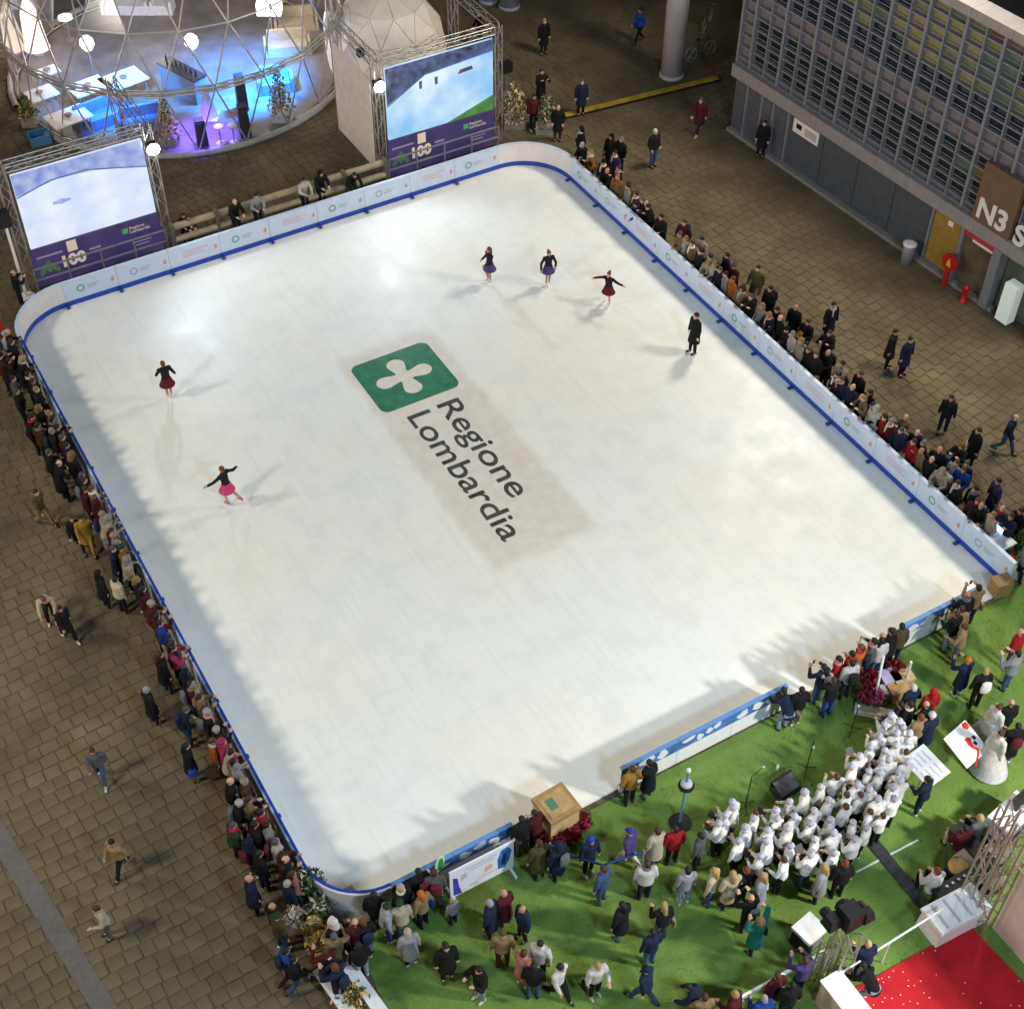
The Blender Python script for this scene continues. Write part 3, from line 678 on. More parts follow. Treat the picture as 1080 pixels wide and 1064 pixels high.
part('side_lamp', t, black, lambda b: b.box((-.1, 1.4, 4.6), (.25, .25, .25)))
# dark lantern hung beside the second screen
pt = G(534, 72, 1.2); t = thing('loudspeaker', 'black loudspeaker on a thin stand beside the cyan screen', 'loudspeaker', (pt.x, pt.y, 0), A)
part('cabinet', t, black, lambda b: b.box((0, 0, 1.25), (.42, .34, .42))); part('stand', t, steel, lambda b: (b.tube((0, 0, 0), (0, 0, 1.05), .025), b.lathe((0, 0, 0), [(.25, 0), (.25, .03)], 12)))
pt = G(4, 232, 3.2); t = thing('loudspeaker', 'black loudspeaker on a tall pale pole by the clear-dome screen', 'loudspeaker', (pt.x, pt.y, 0), A)
part('cabinet', t, black, lambda b: b.box((0, 0, 3.25), (.4, .35, .55))); part('pole', t, white_p, lambda b: (b.tube((0, 0, 0), (0, 0, 3.0), .05), b.lathe((0, 0, 0), [(.3, 0), (.3, .04)], 12)))

# timber railing behind the far boards, between the screens
rail_m = mat('pale timber', (0.36, 0.30, 0.19), 0.7, 0, 0.3, 4, 0.2)
t = thing('timber_railing', 'pale timber railing of two thick rails behind the far rink boards', 'railing', W(11.0, 42.55), A)
for k in range(5):
    part('rail', t, rail_m, lambda b: b.tube((k * 1.68 + .05, 0, .98), (k * 1.68 + 1.63, 0, .98), .13, n=10))
    part('rail', t, rail_m, lambda b: b.tube((k * 1.68 + .05, -.1, .52), (k * 1.68 + 1.63, -.1, .52), .12, n=10))
for k in range(6): part('post', t, mat('post grey', (.13, .12, .1), .7), lambda b: b.box((k * 1.68, -.05, .58), (.12, .3, 1.16)))

# ------------------------------------------------------------------ clear geodesic dome
DC = Vector((-14.0, 55.1, 0)); DR = 6.9; DZ = 2.7
dome = thing('geodesic_dome', 'large clear geodesic dome of steel struts lit blue inside', 'dome', DC)
strut_m = mat('dome strut', (0.50, 0.46, 0.42), 0.45, 0.5, 0.4, 8, 0.1)
film = bpy.data.materials.new('clear dome film'); film.use_nodes = True
n, l = film.node_tree.nodes, film.node_tree.links
for q in list(n):
    if q.type == 'BSDF_PRINCIPLED': n.remove(q)
tr = n.new('ShaderNodeBsdfTransparent'); tr.inputs[0].default_value = (.95, .96, .97, 1); gl = n.new('ShaderNodeBsdfGlossy'); gl.inputs['Roughness'].default_value = .12
df = n.new('ShaderNodeBsdfDiffuse'); df.inputs[0].default_value = (.6, .6, .62, 1)
lw = n.new('ShaderNodeLayerWeight'); lw.inputs[0].default_value = .25
mx1 = n.new('ShaderNodeMixShader'); l.new(lw.outputs['Fresnel'], mx1.inputs[0]); l.new(tr.outputs[0], mx1.inputs[1]); l.new(gl.outputs[0], mx1.inputs[2])
mx2 = n.new('ShaderNodeMixShader'); mx2.inputs[0].default_value = .025; l.new(mx1.outputs[0], mx2.inputs[1]); l.new(df.outputs[0], mx2.inputs[2])
l.new(mx2.outputs[0], n['Material Output'].inputs[0])
NS = 22; levels = [(6.75, 0.05), (DR, DZ)]
for lat in (19, 38, 56): levels.append((DR * math.cos(R_(lat)), DZ + DR * math.sin(R_(lat))))
rings_ = []
for j, (r, z) in enumerate(levels):
    rings_.append([Vector((r * math.cos(2 * math.pi * (k + .5 * (j % 2)) / NS + .12), r * math.sin(2 * math.pi * (k + .5 * (j % 2)) / NS + .12), z)) for k in range(NS)])
apex = Vector((0, 0, DZ + DR))
tris = []
for j in range(len(levels) - 1):
    for k in range(NS):
        a0, a1 = rings_[j][k], rings_[j][(k + 1) % NS]; k2 = k if j % 2 == 0 else (k + 1) % NS
        c = rings_[j + 1][k2]; c2 = rings_[j + 1][(k2 + 1) % NS]
        tris.append((a0, a1, c)); tris.append((a1, c2, c))
for k in range(NS): tris.append((rings_[-1][k], rings_[-1][(k + 1) % NS], apex))
edges = {}
for tr_ in tris:
    for a_, c_ in ((0, 1), (1, 2), (2, 0)):
        p, q = tr_[a_], tr_[c_]; key = tuple(sorted(((round(p.x, 3), round(p.y, 3), round(p.z, 3)), (round(q.x, 3), round(q.y, 3), round(q.z, 3))))); edges[key] = (p, q)
for p, q in edges.values():
    if (p - apex).length < .01 or (q - apex).length < .01: continue
    ring_edge = abs(p.z - q.z) < .01 and abs(p.z - DZ) < .01
    part('ring_beam' if ring_edge else 'strut', dome, strut_m, lambda b: truss(b, p, q, .17, .03) if ring_edge else b.tube(p, q, .034, n=6))
for tr_ in tris:
    cc = (tr_[0] + tr_[1] + tr_[2]) / 3; k_ = cc * 0.0; dirn = Vector((cc.x, cc.y, 0)).normalized() * .03
    b = MB(); b.quad(*[cc + (p - cc) * .985 + dirn for p in tr_]); b.build('pane', film, dome)
def skirt(b):
    for k in range(36):
        a0, a1 = 2 * math.pi * k / 36, 2 * math.pi * (k + 1) / 36
        if 20 < k < 23: continue
        b.tube((7.0 * math.cos(a0), 7.0 * math.sin(a0), .12), (7.0 * math.cos(a1), 7.0 * math.sin(a1), .12), .12, n=8, caps=False)
part('base_skirt', dome, mat('base skirt', (.38, .36, .33), .6, 0, .3, 4, .12), skirt)
# floor and furniture inside the dome
b = MB(); b.lathe((DC.x, DC.y, 0), [(6.6, 0), (6.6, .03)], 48); tag(b.build('dome_floor', mat('dome floor', (.20, .17, .155), .5, 0, .35, 1.2, .25)), None, kind='structure')
def dl(name, px, py, z, watts, color, size=.2, typ='POINT', target=None, cone=70):
    l_ = bpy.data.lights.new(name, typ); l_.energy = watts; l_.color = color; l_.shadow_soft_size = size
    o = bpy.data.objects.new(name, l_); COL.objects.link(o); p = G(px, py, z); o.location = p
    if typ == 'SPOT':
        l_.spot_size = R_(cone); l_.spot_blend = .6; o.rotation_euler = (G(*target) - p).to_track_quat('-Z', 'Y').to_euler()
dl('stage_light_blue', 262, 20, 3.6, 10500, (.02, .26, 1), .2, 'SPOT', (258, 92, 0), 88)
dl('stage_light_violet', 205, 70, 3.2, 4200, (.14, .07, 1), .2, 'SPOT', (212, 145, 0), 58)
dl('stage_light_cyan', 120, 60, 3.2, 3600, (.02, .30, 1), .2, 'SPOT', (125, 110, 0), 90)
globe_m = mat('lit globe', (1, 1, 1), .5, emit=(1, .9, .76), estr=2.2)
GL = [('balloon', 92, 48, 1.7, 1.0, 'glowing balloon lamp on a slim pole by the white tables'), ('balloon', 202, 46, 1.7, 1.0, 'glowing balloon lamp on a slim pole by the black bar'), ('cone', 30, 14, 1.9, 1.5, 'large glowing cone lamp by the golden lights'), ('box', 284, 8, 1.6, 1.0, 'bright white light box by the beige sofas'), ('disc', 68, 16, 1.2, .6, 'small white disc lamp on a stem')]
for kind, px, py, z, s, lb in GL:
    p = G(px, py, z); t = thing('balloon_lamp' if kind == 'balloon' else 'floor_lamp', lb + ' inside the clear dome', 'lamp', (p.x, p.y, .03))
    part('pole', t, steel, lambda b: (b.tube((0, 0, 0), (0, 0, z - .2), .025), b.lathe((0, 0, 0), [(.22, 0), (.22, .03)], 14)))
    if kind == 'balloon': part('globe', t, globe_m, lambda b: b.lathe((0, 0, z - .32), [(.03, 0), (.16, .1), (.29, .32), (.27, .52), (.14, .66), (.02, .7)], 28), True)
    elif kind == 'cone': part('shade', t, mat('lit fabric cone', (.8, .65, .55), .7, emit=(1, .8, .66), estr=.9), lambda b: b.lathe((0, 0, .3), [(.55, 0), (.5, .1), (.36, 1.6), (.1, 2.2)], 18), True)
    elif kind == 'box': part('shade', t, mat('lit white box', (1, 1, 1), .5, emit=(1, .96, .88), estr=3), lambda b: b.box((0, 0, z), (1.0, .7, .5)))
    else: part('shade', t, mat('lit disc', (1, 1, 1), .5, emit=(1, .97, .85), estr=1.4), lambda b: b.lathe((0, 0, z - .2), [(.3, 0), (.3, .1), (.1, .16)], 16), True)
for px, py, z, w_ in ((92, 48, 2.6, 60), (202, 46, 2.6, 60), (284, 8, 2.5, 110), (30, 14, 2.7, 80), (160, 8, 2.2, 80)): dl('dome_lamp', px, py, z, w_ * 2.6, (1, .9, .78), .25)
tw = mat('table linen', (.72, .70, .70), .6, 0, .3, 5, .06)
for px, py, s, lb in ((93, 92, 1.5, 'square white-topped table set with small items'), (42, 100, 1.3, 'square pinkish table near the rim of the clear dome'), (50, 76, .9, 'small table with tapered pale skirt under a lamp'), (72, 124, 1.6, 'long white table beside blue lounge seats'), (130, 84, 1.7, 'large white table under the blue stage light')):
    p = G(px, py, .75); t = thing('table', lb, 'table', (p.x, p.y, .03), R_(40))
    part('top', t, tw, lambda b: b.box((0, 0, .74), (s, s * .75, .05)))
    for x in (-1, 1):
        for y in (-1, 1): part('leg', t, steel, lambda b: b.tube((x * s * .42, y * s * .3, 0), (x * s * .42, y * s * .3, .71), .025))
    part('centrepiece', t, mat('table bowl', (.3, .15, .1), .5), lambda b: b.lathe((0, 0, .77), [(.06, 0), (.16, .08), (.13, .1)], 12), True)
def sofa(px, py, s, m, lb, rz):
    p = G(px, py, .4); t = thing('sofa', lb, 'sofa', (p.x, p.y, .03), rz)
    part('seat', t, m, lambda b: b.box((0, 0, .22), (s, .8, .42), ch=.03)); part('backrest', t, m, lambda b: b.box((0, .38, .5), (s, .2, .75), ch=.03))
    for x in (-1, 1): part('armrest', t, m, lambda b: b.box((x * (s / 2 + .08), 0, .32), (.16, .85, .6), ch=.03))
beige = mat('beige upholstery', (.42, .34, .25), .8, 0, .2, 8, .1); bluef = mat('blue upholstery', (.10, .16, .35), .8, 0, .2, 8, .15); whitef = mat('white upholstery', (.62, .60, .62), .8, 0, .2, 8, .08)
sofa(312, 22, 1.6, beige, 'beige sofa at the back beside the light box', R_(10)); sofa(303, 47, 1.7, beige, 'beige sofa in front of its beige neighbour', R_(10))
sofa(105, 122, 1.8, bluef, 'blue lounge sofa by the long white table', R_(40)); sofa(150, 128, 1.6, bluef, 'blue lounge sofa facing the violet-lit floor', R_(20)); sofa(135, 4, 2.0, whitef, 'long white sofa at the back of the dome', R_(0)); sofa(168, 4, .9, whitef, 'single white armchair at the back of the dome', R_(0))
sofa(290, 86, 1.2, mat('cyan upholstery', (.2, .35, .36), .7, 0, .2, 6, .1), 'cyan bench under the blue light by the golden tree', R_(15))
p = G(192, 78, .9); t = thing('bar_counter', 'grey bar counter lined with black bottles inside the dome', 'bar', (p.x, p.y, .03), R_(-40))
part('counter', t, bgrey, lambda b: b.box((0, 0, .52), (2.2, .6, 1.04))); part('worktop', t, black, lambda b: b.box((0, 0, 1.07), (2.3, .7, .05)))
for k in range(7):
    p2 = p + Vector((math.cos(R_(-40)) * (-.9 + .3 * k), math.sin(R_(-40)) * (-.9 + .3 * k), 0)); bt = MB(); bt.lathe((0, 0, 0), [(.045, 0), (.045, .18), (.018, .24), (.018, .32)], 10)
    tag(bt.build('bottle', mat('bottle glass', (.01, .02, .015), .15), None, True, (p2.x, p2.y, 1.125)), 'dark bottle standing on the grey bar counter', 'bottle', 'bottles on the bar counter')
for px, py, lb in ((232, 143, 'white bar stool beside the violet stage edge, next to its twin'), (246, 142, 'white bar stool beside the violet stage edge, nearer the golden tree')):
    p = G(px, py, .4); t = thing('bar_stool', lb, 'stool', (p.x, p.y, .03))
    part('seat', t, white_p, lambda b: b.lathe((0, 0, .68), [(.05, 0), (.19, .03), (.2, .08), (.18, .1)], 16), True); part('stem', t, steel, lambda b: b.tube((0, 0, .03), (0, 0, .7), .03)); part('foot', t, white_p, lambda b: b.lathe((0, 0, 0), [(.2, 0), (.2, .03), (.04, .06)], 16), True)
for px, py, h_, lb in ((254, 98, 1.5, 'tall black loudspeaker in the blue light'), (257, 128, 1.3, 'black loudspeaker at the violet stage edge'), (212, 140, 1.1, 'squat black loudspeaker on the violet floor')):
    p = G(px, py, h_ / 2); t = thing('loudspeaker', lb, 'loudspeaker', (p.x, p.y, .03), R_(20)); part('cabinet', t, black, lambda b: b.box((0, 0, h_ / 2), (.42, .42, h_), ch=.03)); part('grille', t, mat('speaker grille', (.03, .03, .032), .7), lambda b: b.box((0, -.22, h_ / 2), (.34, .02, h_ - .12)))
p = G(218, 108, .7); t = thing('display_pyramid', 'small white pyramid stand near the violet floor', 'stand', (p.x, p.y, .03)); part('pyramid', t, whitef, lambda b: b.lathe((0, 0, 0), [(.42, 0), (.06, 1.3)], 4)); part('plate', t, white_p, lambda b: b.box((0, 0, .02), (.75, .75, .03)))

# leaf clumps
def leaves(b, c, r, n_, size, rr, flat=.6):
    for i in range(n_):
        while True:
            v = Vector((rr.uniform(-1, 1), rr.uniform(-1, 1), rr.uniform(-1, 1)))
            if .25 < v.length < 1: break
        p = Vector(c) + Vector((v.x * r[0], v.y * r[1], v.z * r[2])); t = Euler((rr.uniform(-1.2, 1.2), rr.uniform(-1.2, 1.2), rr.uniform(0, 6.3))).to_matrix(); s = size * rr.uniform(.6, 1.3)
        b.quad(*[p + t @ Vector(q) for q in ((-s, 0, 0), (0, -s * .4, s * .1), (s, 0, 0), (0, s * .4, s * .1))])
leaf_g = mat('leaf green', (.05, .095, .025), .6, 0, .3, island=.5); leaf_o = mat('gold ornament and warm-lit leaf', (.55, .38, .12), .5, 0, .4, island=.4); leaf_c = mat('cream petal', (.62, .50, .36), .6, 0, .3, island=.3); leaf_r = mat('poinsettia red', (.18, .005, .014), .6, 0, .3, island=.5); leaf_p = mat('pink petal', (.5, .08, .2), .6, 0, .3, island=.4)  # gold and cream tones also carry warm light falling on the foliage
rr = random.Random(21)
def plant(px, py, h, r, lb, cols, pot=(.3, .26, .2), z=.4, name='potted_plant', potm=None, rz=0.0, n_=260, gz=0.0):
    p = G(px, py, z); t = thing(name, lb, 'plant', (p.x, p.y, gz), rz)
    part('pot', t, potm or mat('planter stone', (.3, .27, .22), .7, 0, .3, 6, .1), lambda b: b.box((0, 0, .2), (r * 1.3, r * 1.3, .4)))
    part('stem', t, mat('bark', (.07, .05, .03), .8), lambda b: b.tube((0, 0, .3), (0, 0, h * .8), .03, .015))
    for i, (m, nn) in enumerate(cols):
        def cr(b):
            for k in range(5):
                f_ = k / 4; leaves(b, (0, 0, .45 + (h - .5) * f_), (r * (1.05 - .75 * f_), r * (1.05 - .75 * f_), h * .16), int(nn * (1.2 - .8 * f_) / 4), .085, rr)
        part('foliage' if i == 0 else 'tinted_accents', t, m, cr)  # ornaments, blossoms and leaves coloured for warm light
    return t
plant(297, 116, 2.0, .62, 'golden decorated tree in a pale planter at the rim of the clear dome', [(leaf_g, 300), (leaf_o, 420)], potm=white_p)
plant(178, 142, 1.9, .5, 'golden decorated tree beside the left screen floodlight', [(leaf_g, 200), (leaf_o, 420)])
plant(30, 122, 1.3, .42, 'leafy green and yellow plant beside a blue crate', [(leaf_g, 260), (leaf_o, 120)])
p = G(42, 145, .2); t = thing('crate', 'open blue crate by the leafy plant at the dome rim', 'crate', (p.x, p.y, 0), R_(25)); part('box', t, mat('crate blue', (.06, .25, .5), .5), lambda b: [b.box(c_, s_) for c_, s_ in (((0, 0, .02), (.8, .6, .04)), ((-.39, 0, .2), (.03, .6, .36)), ((.39, 0, .2), (.03, .6, .36)), ((0, -.29, .2), (.75, .03, .36)), ((0, .29, .2), (.75, .03, .36)))])
plant(5, 48, 2.6, .5, 'tree hung with golden fairy lights at the edge of the clear dome', [(leaf_g, 160), (mat('fairy light gold', (.8, .5, .1), .5, emit=(1, .6, .12), estr=.9), 140)])
plant(543, 122, 1.7, .65, 'shaggy decorated tree with cream leaves coloured for warm light beside the cyan screen', [(leaf_g, 200), (leaf_c, 240), (leaf_o, 90)])
plant(576, 128, 1.5, .62, 'bushy green plant with cream leaves coloured for warm light at the rounded rink corner', [(leaf_g, 340), (leaf_c, 110), (leaf_o, 50)])
for px, py, h, r, lb, cc in ((325, 938, 1.1, .55, 'green shrub with pale blossoms outside the rounded rink corner', [(leaf_g, 420), (leaf_c, 120)]), (335, 962, .9, .45, 'blossoming cream and green plant beside the rink corner deck', [(leaf_g, 260), (leaf_c, 170)]), (311, 967, .8, .32, 'pink and cream blossom plant in the crowd by the rink corner', [(leaf_c, 170), (leaf_p, 40)]), (331, 978, .8, .34, 'bright yellow star-shaped plant by the rink corner', [(leaf_o, 190), (leaf_c, 60)]), (337, 996, .8, .36, 'plant with gold leaves coloured for warm light beside the crowd at the turf edge', [(leaf_o, 230), (leaf_g, 40)]), (307, 921, .7, .3, 'coral and gold plant leaning on the blue boards', [(leaf_c, 110), (leaf_p, 50), (leaf_o, 80)]), (372, 1052, .7, .45, 'green and yellow plants filling a white trough', [(leaf_g, 160), (leaf_o, 190)])):
    plant(px, py, h, r, lb, cc, n_=300)
for px, py, s, lb in ((360, 1055, 1.9, 'long white trough side at the turf edge, holding yellow plants'), (383, 1040, 1.9, 'long white bench with magazines beside the yellow plants')):
    p = G(px, py, .5); t = thing('trough', lb, 'trough', (p.x, p.y, 0), A + R_(-90) + .12); part('board', t, white_p, lambda b: b.box((0, 0, .5), (s, .22 if s < 1.9 else .3, .06))); part('side', t, white_p, lambda b: b.box((0, 0, .25), (s, .05, .44)))
# rounded deck at the near rink corner
p = GU(362, 962, .3); t = thing('corner_deck', 'worn grey wooden deck outside the rounded rink corner', 'deck', W(p[0], p[1]), A)
for k in range(6): part('plank', t, mat('grey plank', (.26, .23, .17), .8, 0, .2, 6, .2), lambda b: b.box((0, -.5 + .2 * k, .18), (1.3 - .1 * abs(k - 2), .19, .06)))
part('frame', t, wood, lambda b: b.box((0, 0, .08), (1.1, 1.0, .14)))
# white dome with porthole
WC = G(408, 92); WC = Vector((-5.35, 55.3, 0))
wd = thing('white_dome', 'opaque white faceted dome behind the cyan screen', 'dome', WC)
wm = mat('white dome fabric', (.80, .74, .65), .7, 0, .25, 2, .06)
lv = [(2.35, 0.0), (2.45, .9), (2.25, 1.9), (1.55, 2.85)]; rg_ = []
for j, (r, z) in enumerate(lv): rg_.append([Vector((r * math.cos(2 * math.pi * (k + .5 * (j % 2)) / 10 + .3), r * math.sin(2 * math.pi * (k + .5 * (j % 2)) / 10 + .3), z)) for k in range(10)])
top = Vector((0, 0, 3.35)); tl = []
for j in range(3):
    for k in range(10):
        k2 = k if j % 2 == 0 else (k + 1) % 10; a0, a1, c, c2 = rg_[j][k], rg_[j][(k + 1) % 10], rg_[j + 1][k2], rg_[j + 1][(k2 + 1) % 10]; tl += [(a0, a1, c), (a1, c2, c)]
for k in range(10): tl.append((rg_[3][k], rg_[3][(k + 1) % 10], top))
for q in tl:
    cc = (q[0] + q[1] + q[2]) / 3; ctr = Vector((0, 0, 1)); o_ = (cc - ctr).normalized() * .05; b = MB(); k0 = [cc + (p - cc) * .995 for p in q]; k1 = [cc + (p - cc) * .965 + o_ for p in q]
    b.v = [tuple(x) for x in k0 + k1]; b.f = [(3, 4, 5), (0, 1, 4, 3), (1, 2, 5, 4), (2, 0, 3, 5)]; b.mi = [0] * 4; b.build('facet', wm, wd)
part('inner_shell', wd, mat('dome lining', (.3, .28, .25), .8), lambda b: b.lathe((0, 0, 0), [(2.3, 0), (2.38, .9), (2.18, 1.88), (1.5, 2.8), (.1, 3.3)], 20), True)
pdir = Vector((-1, -.35, 0)).normalized(); pc = G(349, 44, 1.35) - WC
def porth(b):
    side = Vector((-pdir.y, pdir.x, 0))
    for k in range(20):
        a0, a1 = 2 * math.pi * k / 20, 2 * math.pi * (k + 1) / 20
        b.tube(pc + side * .68 * math.cos(a0) + Vector((0, 0, 1.2 * math.sin(a0))), pc + side * .68 * math.cos(a1) + Vector((0, 0, 1.2 * math.sin(a1))), .12, n=8, caps=False)
part('porthole_rim', wd, wm, porth, True)
def portg(b):
    side = Vector((-pdir.y, pdir.x, 0)); b.quad(*[pc + side * .66 * math.cos(2 * math.pi * k / 20) + Vector((0, 0, 1.18 * math.sin(2 * math.pi * k / 20))) for k in range(20)])
part('porthole', wd, mat('porthole dark', (.02, .018, .025), .3), portg)

# ------------------------------------------------------------------ things on the turf
TZ = 0.02
def GT(px, py, z=0.0): p = G(px, py, z); return Vector((p.x, p.y, TZ))
# wooden kiosk box beside the rink opening
pk = GU(586, 862, .5); t = thing('ballot_box', 'tall pale wooden box with framed sloping top at the rink opening', 'wooden box', W(pk[0], pk[1], TZ), A + R_(3))
part('body', t, wood, lambda b: (b.box((0, 0, .5), (.82, .78, 1.0))))
tp_ = part('lid', t, mat('lid plywood', (.34, .21, .09), .6, 0, .3, 6, .15), lambda b: b.box((0, 0, 1.08), (.88, .84, .14)))
part('inset', tp_, mat('lid inset', (.42, .28, .12), .6, 0, .3, 6, .15), lambda b: b.box((0, 0, 1.155), (.68, .64, .012)))
part('green_print', tp_, mat('print dark green', (.08, .2, .12), .5), lambda b: b.box((-.12, .02, 1.166), (.2, .32, .008)))
part('front_mark', t, mat('wood stain', (.36, .22, .10), .6, 0, .3, 8, .2), lambda b: b.box((.1, -.395, .3), (.4, .012, .2)))
def bush(px, py, r, m, lb, z=.25, n_=220, cat='flowers'):
    p = GT(px, py, z); t = thing('poinsettia', lb, cat, p); part('pot', t, mat('flower pot', (.2, .1, .06), .7), lambda b: b.lathe((0, 0, 0), [(.1, 0), (.15, .22), (.16, .24)], 12))
    part('blossoms', t, m, lambda b: leaves(b, (0, 0, .36), (r * .85, r * .85, .18), n_, .075, rr)); part('leaves', t, leaf_g, lambda b: leaves(b, (0, 0, .28), (r, r, .12), 60, .08, rr))
for px, py, r, lb in ((570, 882, .34, 'red poinsettia against the dark-coated visitors by the wooden box'), (590, 886, .36, 'deep red poinsettia in front of the wooden box'), (603, 882, .3, 'red poinsettia at the near corner of the wooden box'), (612, 868, .34, 'red poinsettia on the turf side of the wooden box'), (915, 716, .32, 'crimson poinsettia by the white pole'), (914, 735, .34, 'bright red poinsettia at the corner of the flower display'), (945, 708, .32, 'dark red poinsettia behind the gift boxes')):
    bush(px, py, r, leaf_r, lb)
bush(923, 737, .3, leaf_p, 'pink flowers at the corner of the flower display', n_=160)
bush(560, 864, .3, leaf_p, 'pink flowers held low in the crowd beside the wooden box', z=.6, n_=90)
# gift boxes, poles, tray of the flower display
for px, py, s, c, lb in ((937, 718, (.5, .42, .4), (.42, .36, .55), 'lilac gift box in the flower display'), (950, 718, (.55, .4, .4), (.45, .32, .19), 'tan gift box behind another in the flower display'), (946, 730, (.5, .38, .36), (.42, .27, .13), 'brown gift box in front of the tan one'), (934, 731, (.4, .3, .3), (.5, .47, .36), 'cream gift box among green sprigs'), (1055, 619, (.5, .4, .5), (.27, .17, .07), 'large brown cardboard box at the rink corner')):
    p = GT(px, py, s[2] / 2); t = thing('gift_box' if px < 1000 else 'cardboard_box', lb, 'box', p, A + R_(-12)); m = mat('box %d' % px, c, .7, 0, .2, 6, .12)
    part('carton', t, m, lambda b: b.box((0, 0, s[2] / 2), s)); part('lid', t, m, lambda b: b.box((0, 0, s[2] + .015), (s[0] + .03, s[1] + .03, .05)))
for (x0, y0), (x1, y1), lb in (((932, 692), (922, 740), 'white pole leaning over the flower display'), ((961, 698), (955, 720), 'short white pole behind the gift boxes')):
    p, q = G(x0, y0, 1.5), G(x1, y1, .1); b = MB(); b.tube((0, 0, 0), p - q, .035, n=8); b.ell((0, 0, 0), (.06, .06, .05)); tag(b.build('pole', white_p, None, False, q), lb, 'pole')
p = GT(932, 752, .1); t = thing('display_tray', 'long pale wooden tray edging the flower display', 'tray', p, R_(-14))
part('base', t, mat('tray wood', (.5, .45, .33), .7, 0, .2, 5, .1), lambda b: b.box((0, 0, .06), (1.5, .3, .12))); part('rim', t, white_p, lambda b: b.box((0, -.16, .1), (1.5, .03, .18)))
# banner standing by the boards
b0, b1 = GU(475, 950, 0), GU(541, 916, 0); pb0 = W(b0[0], b0[1], TZ); dv = W(b1[0], b1[1]) - W(b0[0], b0[1]); L = dv.length; rz = math.atan2(dv.y, dv.x)
t = thing('banner_stand', 'white printed banner on a low stand with blue figures at both ends', 'banner', pb0, rz)
bp_ = part('sheet', t, mat('banner white', (.72, .73, .78), .5, 0, .3, 3, .04), lambda b: b.box((L / 2, 0, .70), (L, .05, 1.15)))
def yq(b, pts): b.quad(*[(x, -.03, z) for x, z in pts])
part('blue_figure', bp_, mat('banner blue', (.03, .13, .42), .5, 0, .3, 4, .4), lambda b: yq(b, ((L - .42, .38), (L - .22, .34), (L - .12, .62), (L - .06, .95), (L - .16, 1.2), (L - .34, 1.15), (L - .44, .8))))
part('dark_figure', bp_, mat('banner navy', (.01, .03, .12), .5), lambda b: b.quad(*[(x, -.033, z) for x, z in ((L - .34, .5), (L - .24, .5), (L - .2, .9), (L - .28, 1.0))]))
part('blue_figure', bp_, mat('banner violet', (.05, .05, .4), .5, 0, .3, 4, .3), lambda b: yq(b, ((.08, .2), (.3, .16), (.24, .5), (.2, .9), (.08, 1.0))))
part('rose_figure', bp_, red_i, lambda b: yq(b, ((.28, .7), (.46, .78), (.42, 1.0), (.3, .95))))
part('orange_print', bp_, mat('banner peach', (.7, .4, .3), .5), lambda b: yq(b, ((.9, .55), (1.15, .6), (1.1, .8), (.95, .76))))
for z, x0, x1, m in ((.30, .5, .72, grey_i), (.42, .75, 1.3, red_i), (.98, .5, 1.2, mat('print pale', (.5, .48, .6), .5)), (1.1, .4, 1.25, mat('print pale', (.5, .48, .6), .5))): part('printed_line', bp_, m, lambda b: yq(b, ((x0, z - .02), (x1, z - .02), (x1, z + .02), (x0, z + .02))))
for x in (.08, L - .08): part('foot', t, white_p, lambda b: b.box((x, -.02, .06), (.06, .55, .10)))
# wooden ledge with oval green sign above the near boards
p = GU(464, 913, 1.0); t = thing('oval_sign', 'small oval green sign with pale rim on the near boards', 'sign', W(p[0], p[1] , 0), A + R_(20))
part('post', t, steel, lambda b: b.tube((0, .03, 0), (0, .03, .9), .02)); part('rim', t, mat('pale green rim', (.45, .6, .4), .5), lambda b: b.ell((0, 0, 1.1), (.17, .03, .32))); part('face', t, mat('sign green', (.02, .22, .05), .5), lambda b: b.ell((0, -.012, 1.1), (.11, .03, .25)))
# pole with blue sign ball
p = GT(717, 868, 0); t = thing('lamp_stand', 'thin blue-grey stand with round white and dark head on the turf', 'stand', p)
part('pole', t, mat('stand blue', (.12, .25, .38), .5), lambda b: b.tube((0, 0, 0), (0, 0, 2.25), .035)); part('foot', t, black, lambda b: b.lathe((0, 0, 0), [(.28, 0), (.28, .03), (.05, .05)], 16)); part('head', t, mat('stand head grey', (.4, .42, .46), .5), lambda b: b.ell((0, 0, 1.75), (.15, .15, .1))); part('head_base', t, black, lambda b: b.lathe((0, 0, 1.52), [(.1, 0), (.2, .12), (.2, .16)], 14)); part('tip', t, white_p, lambda b: b.ell((0, 0, 2.3), (.06, .06, .07)))
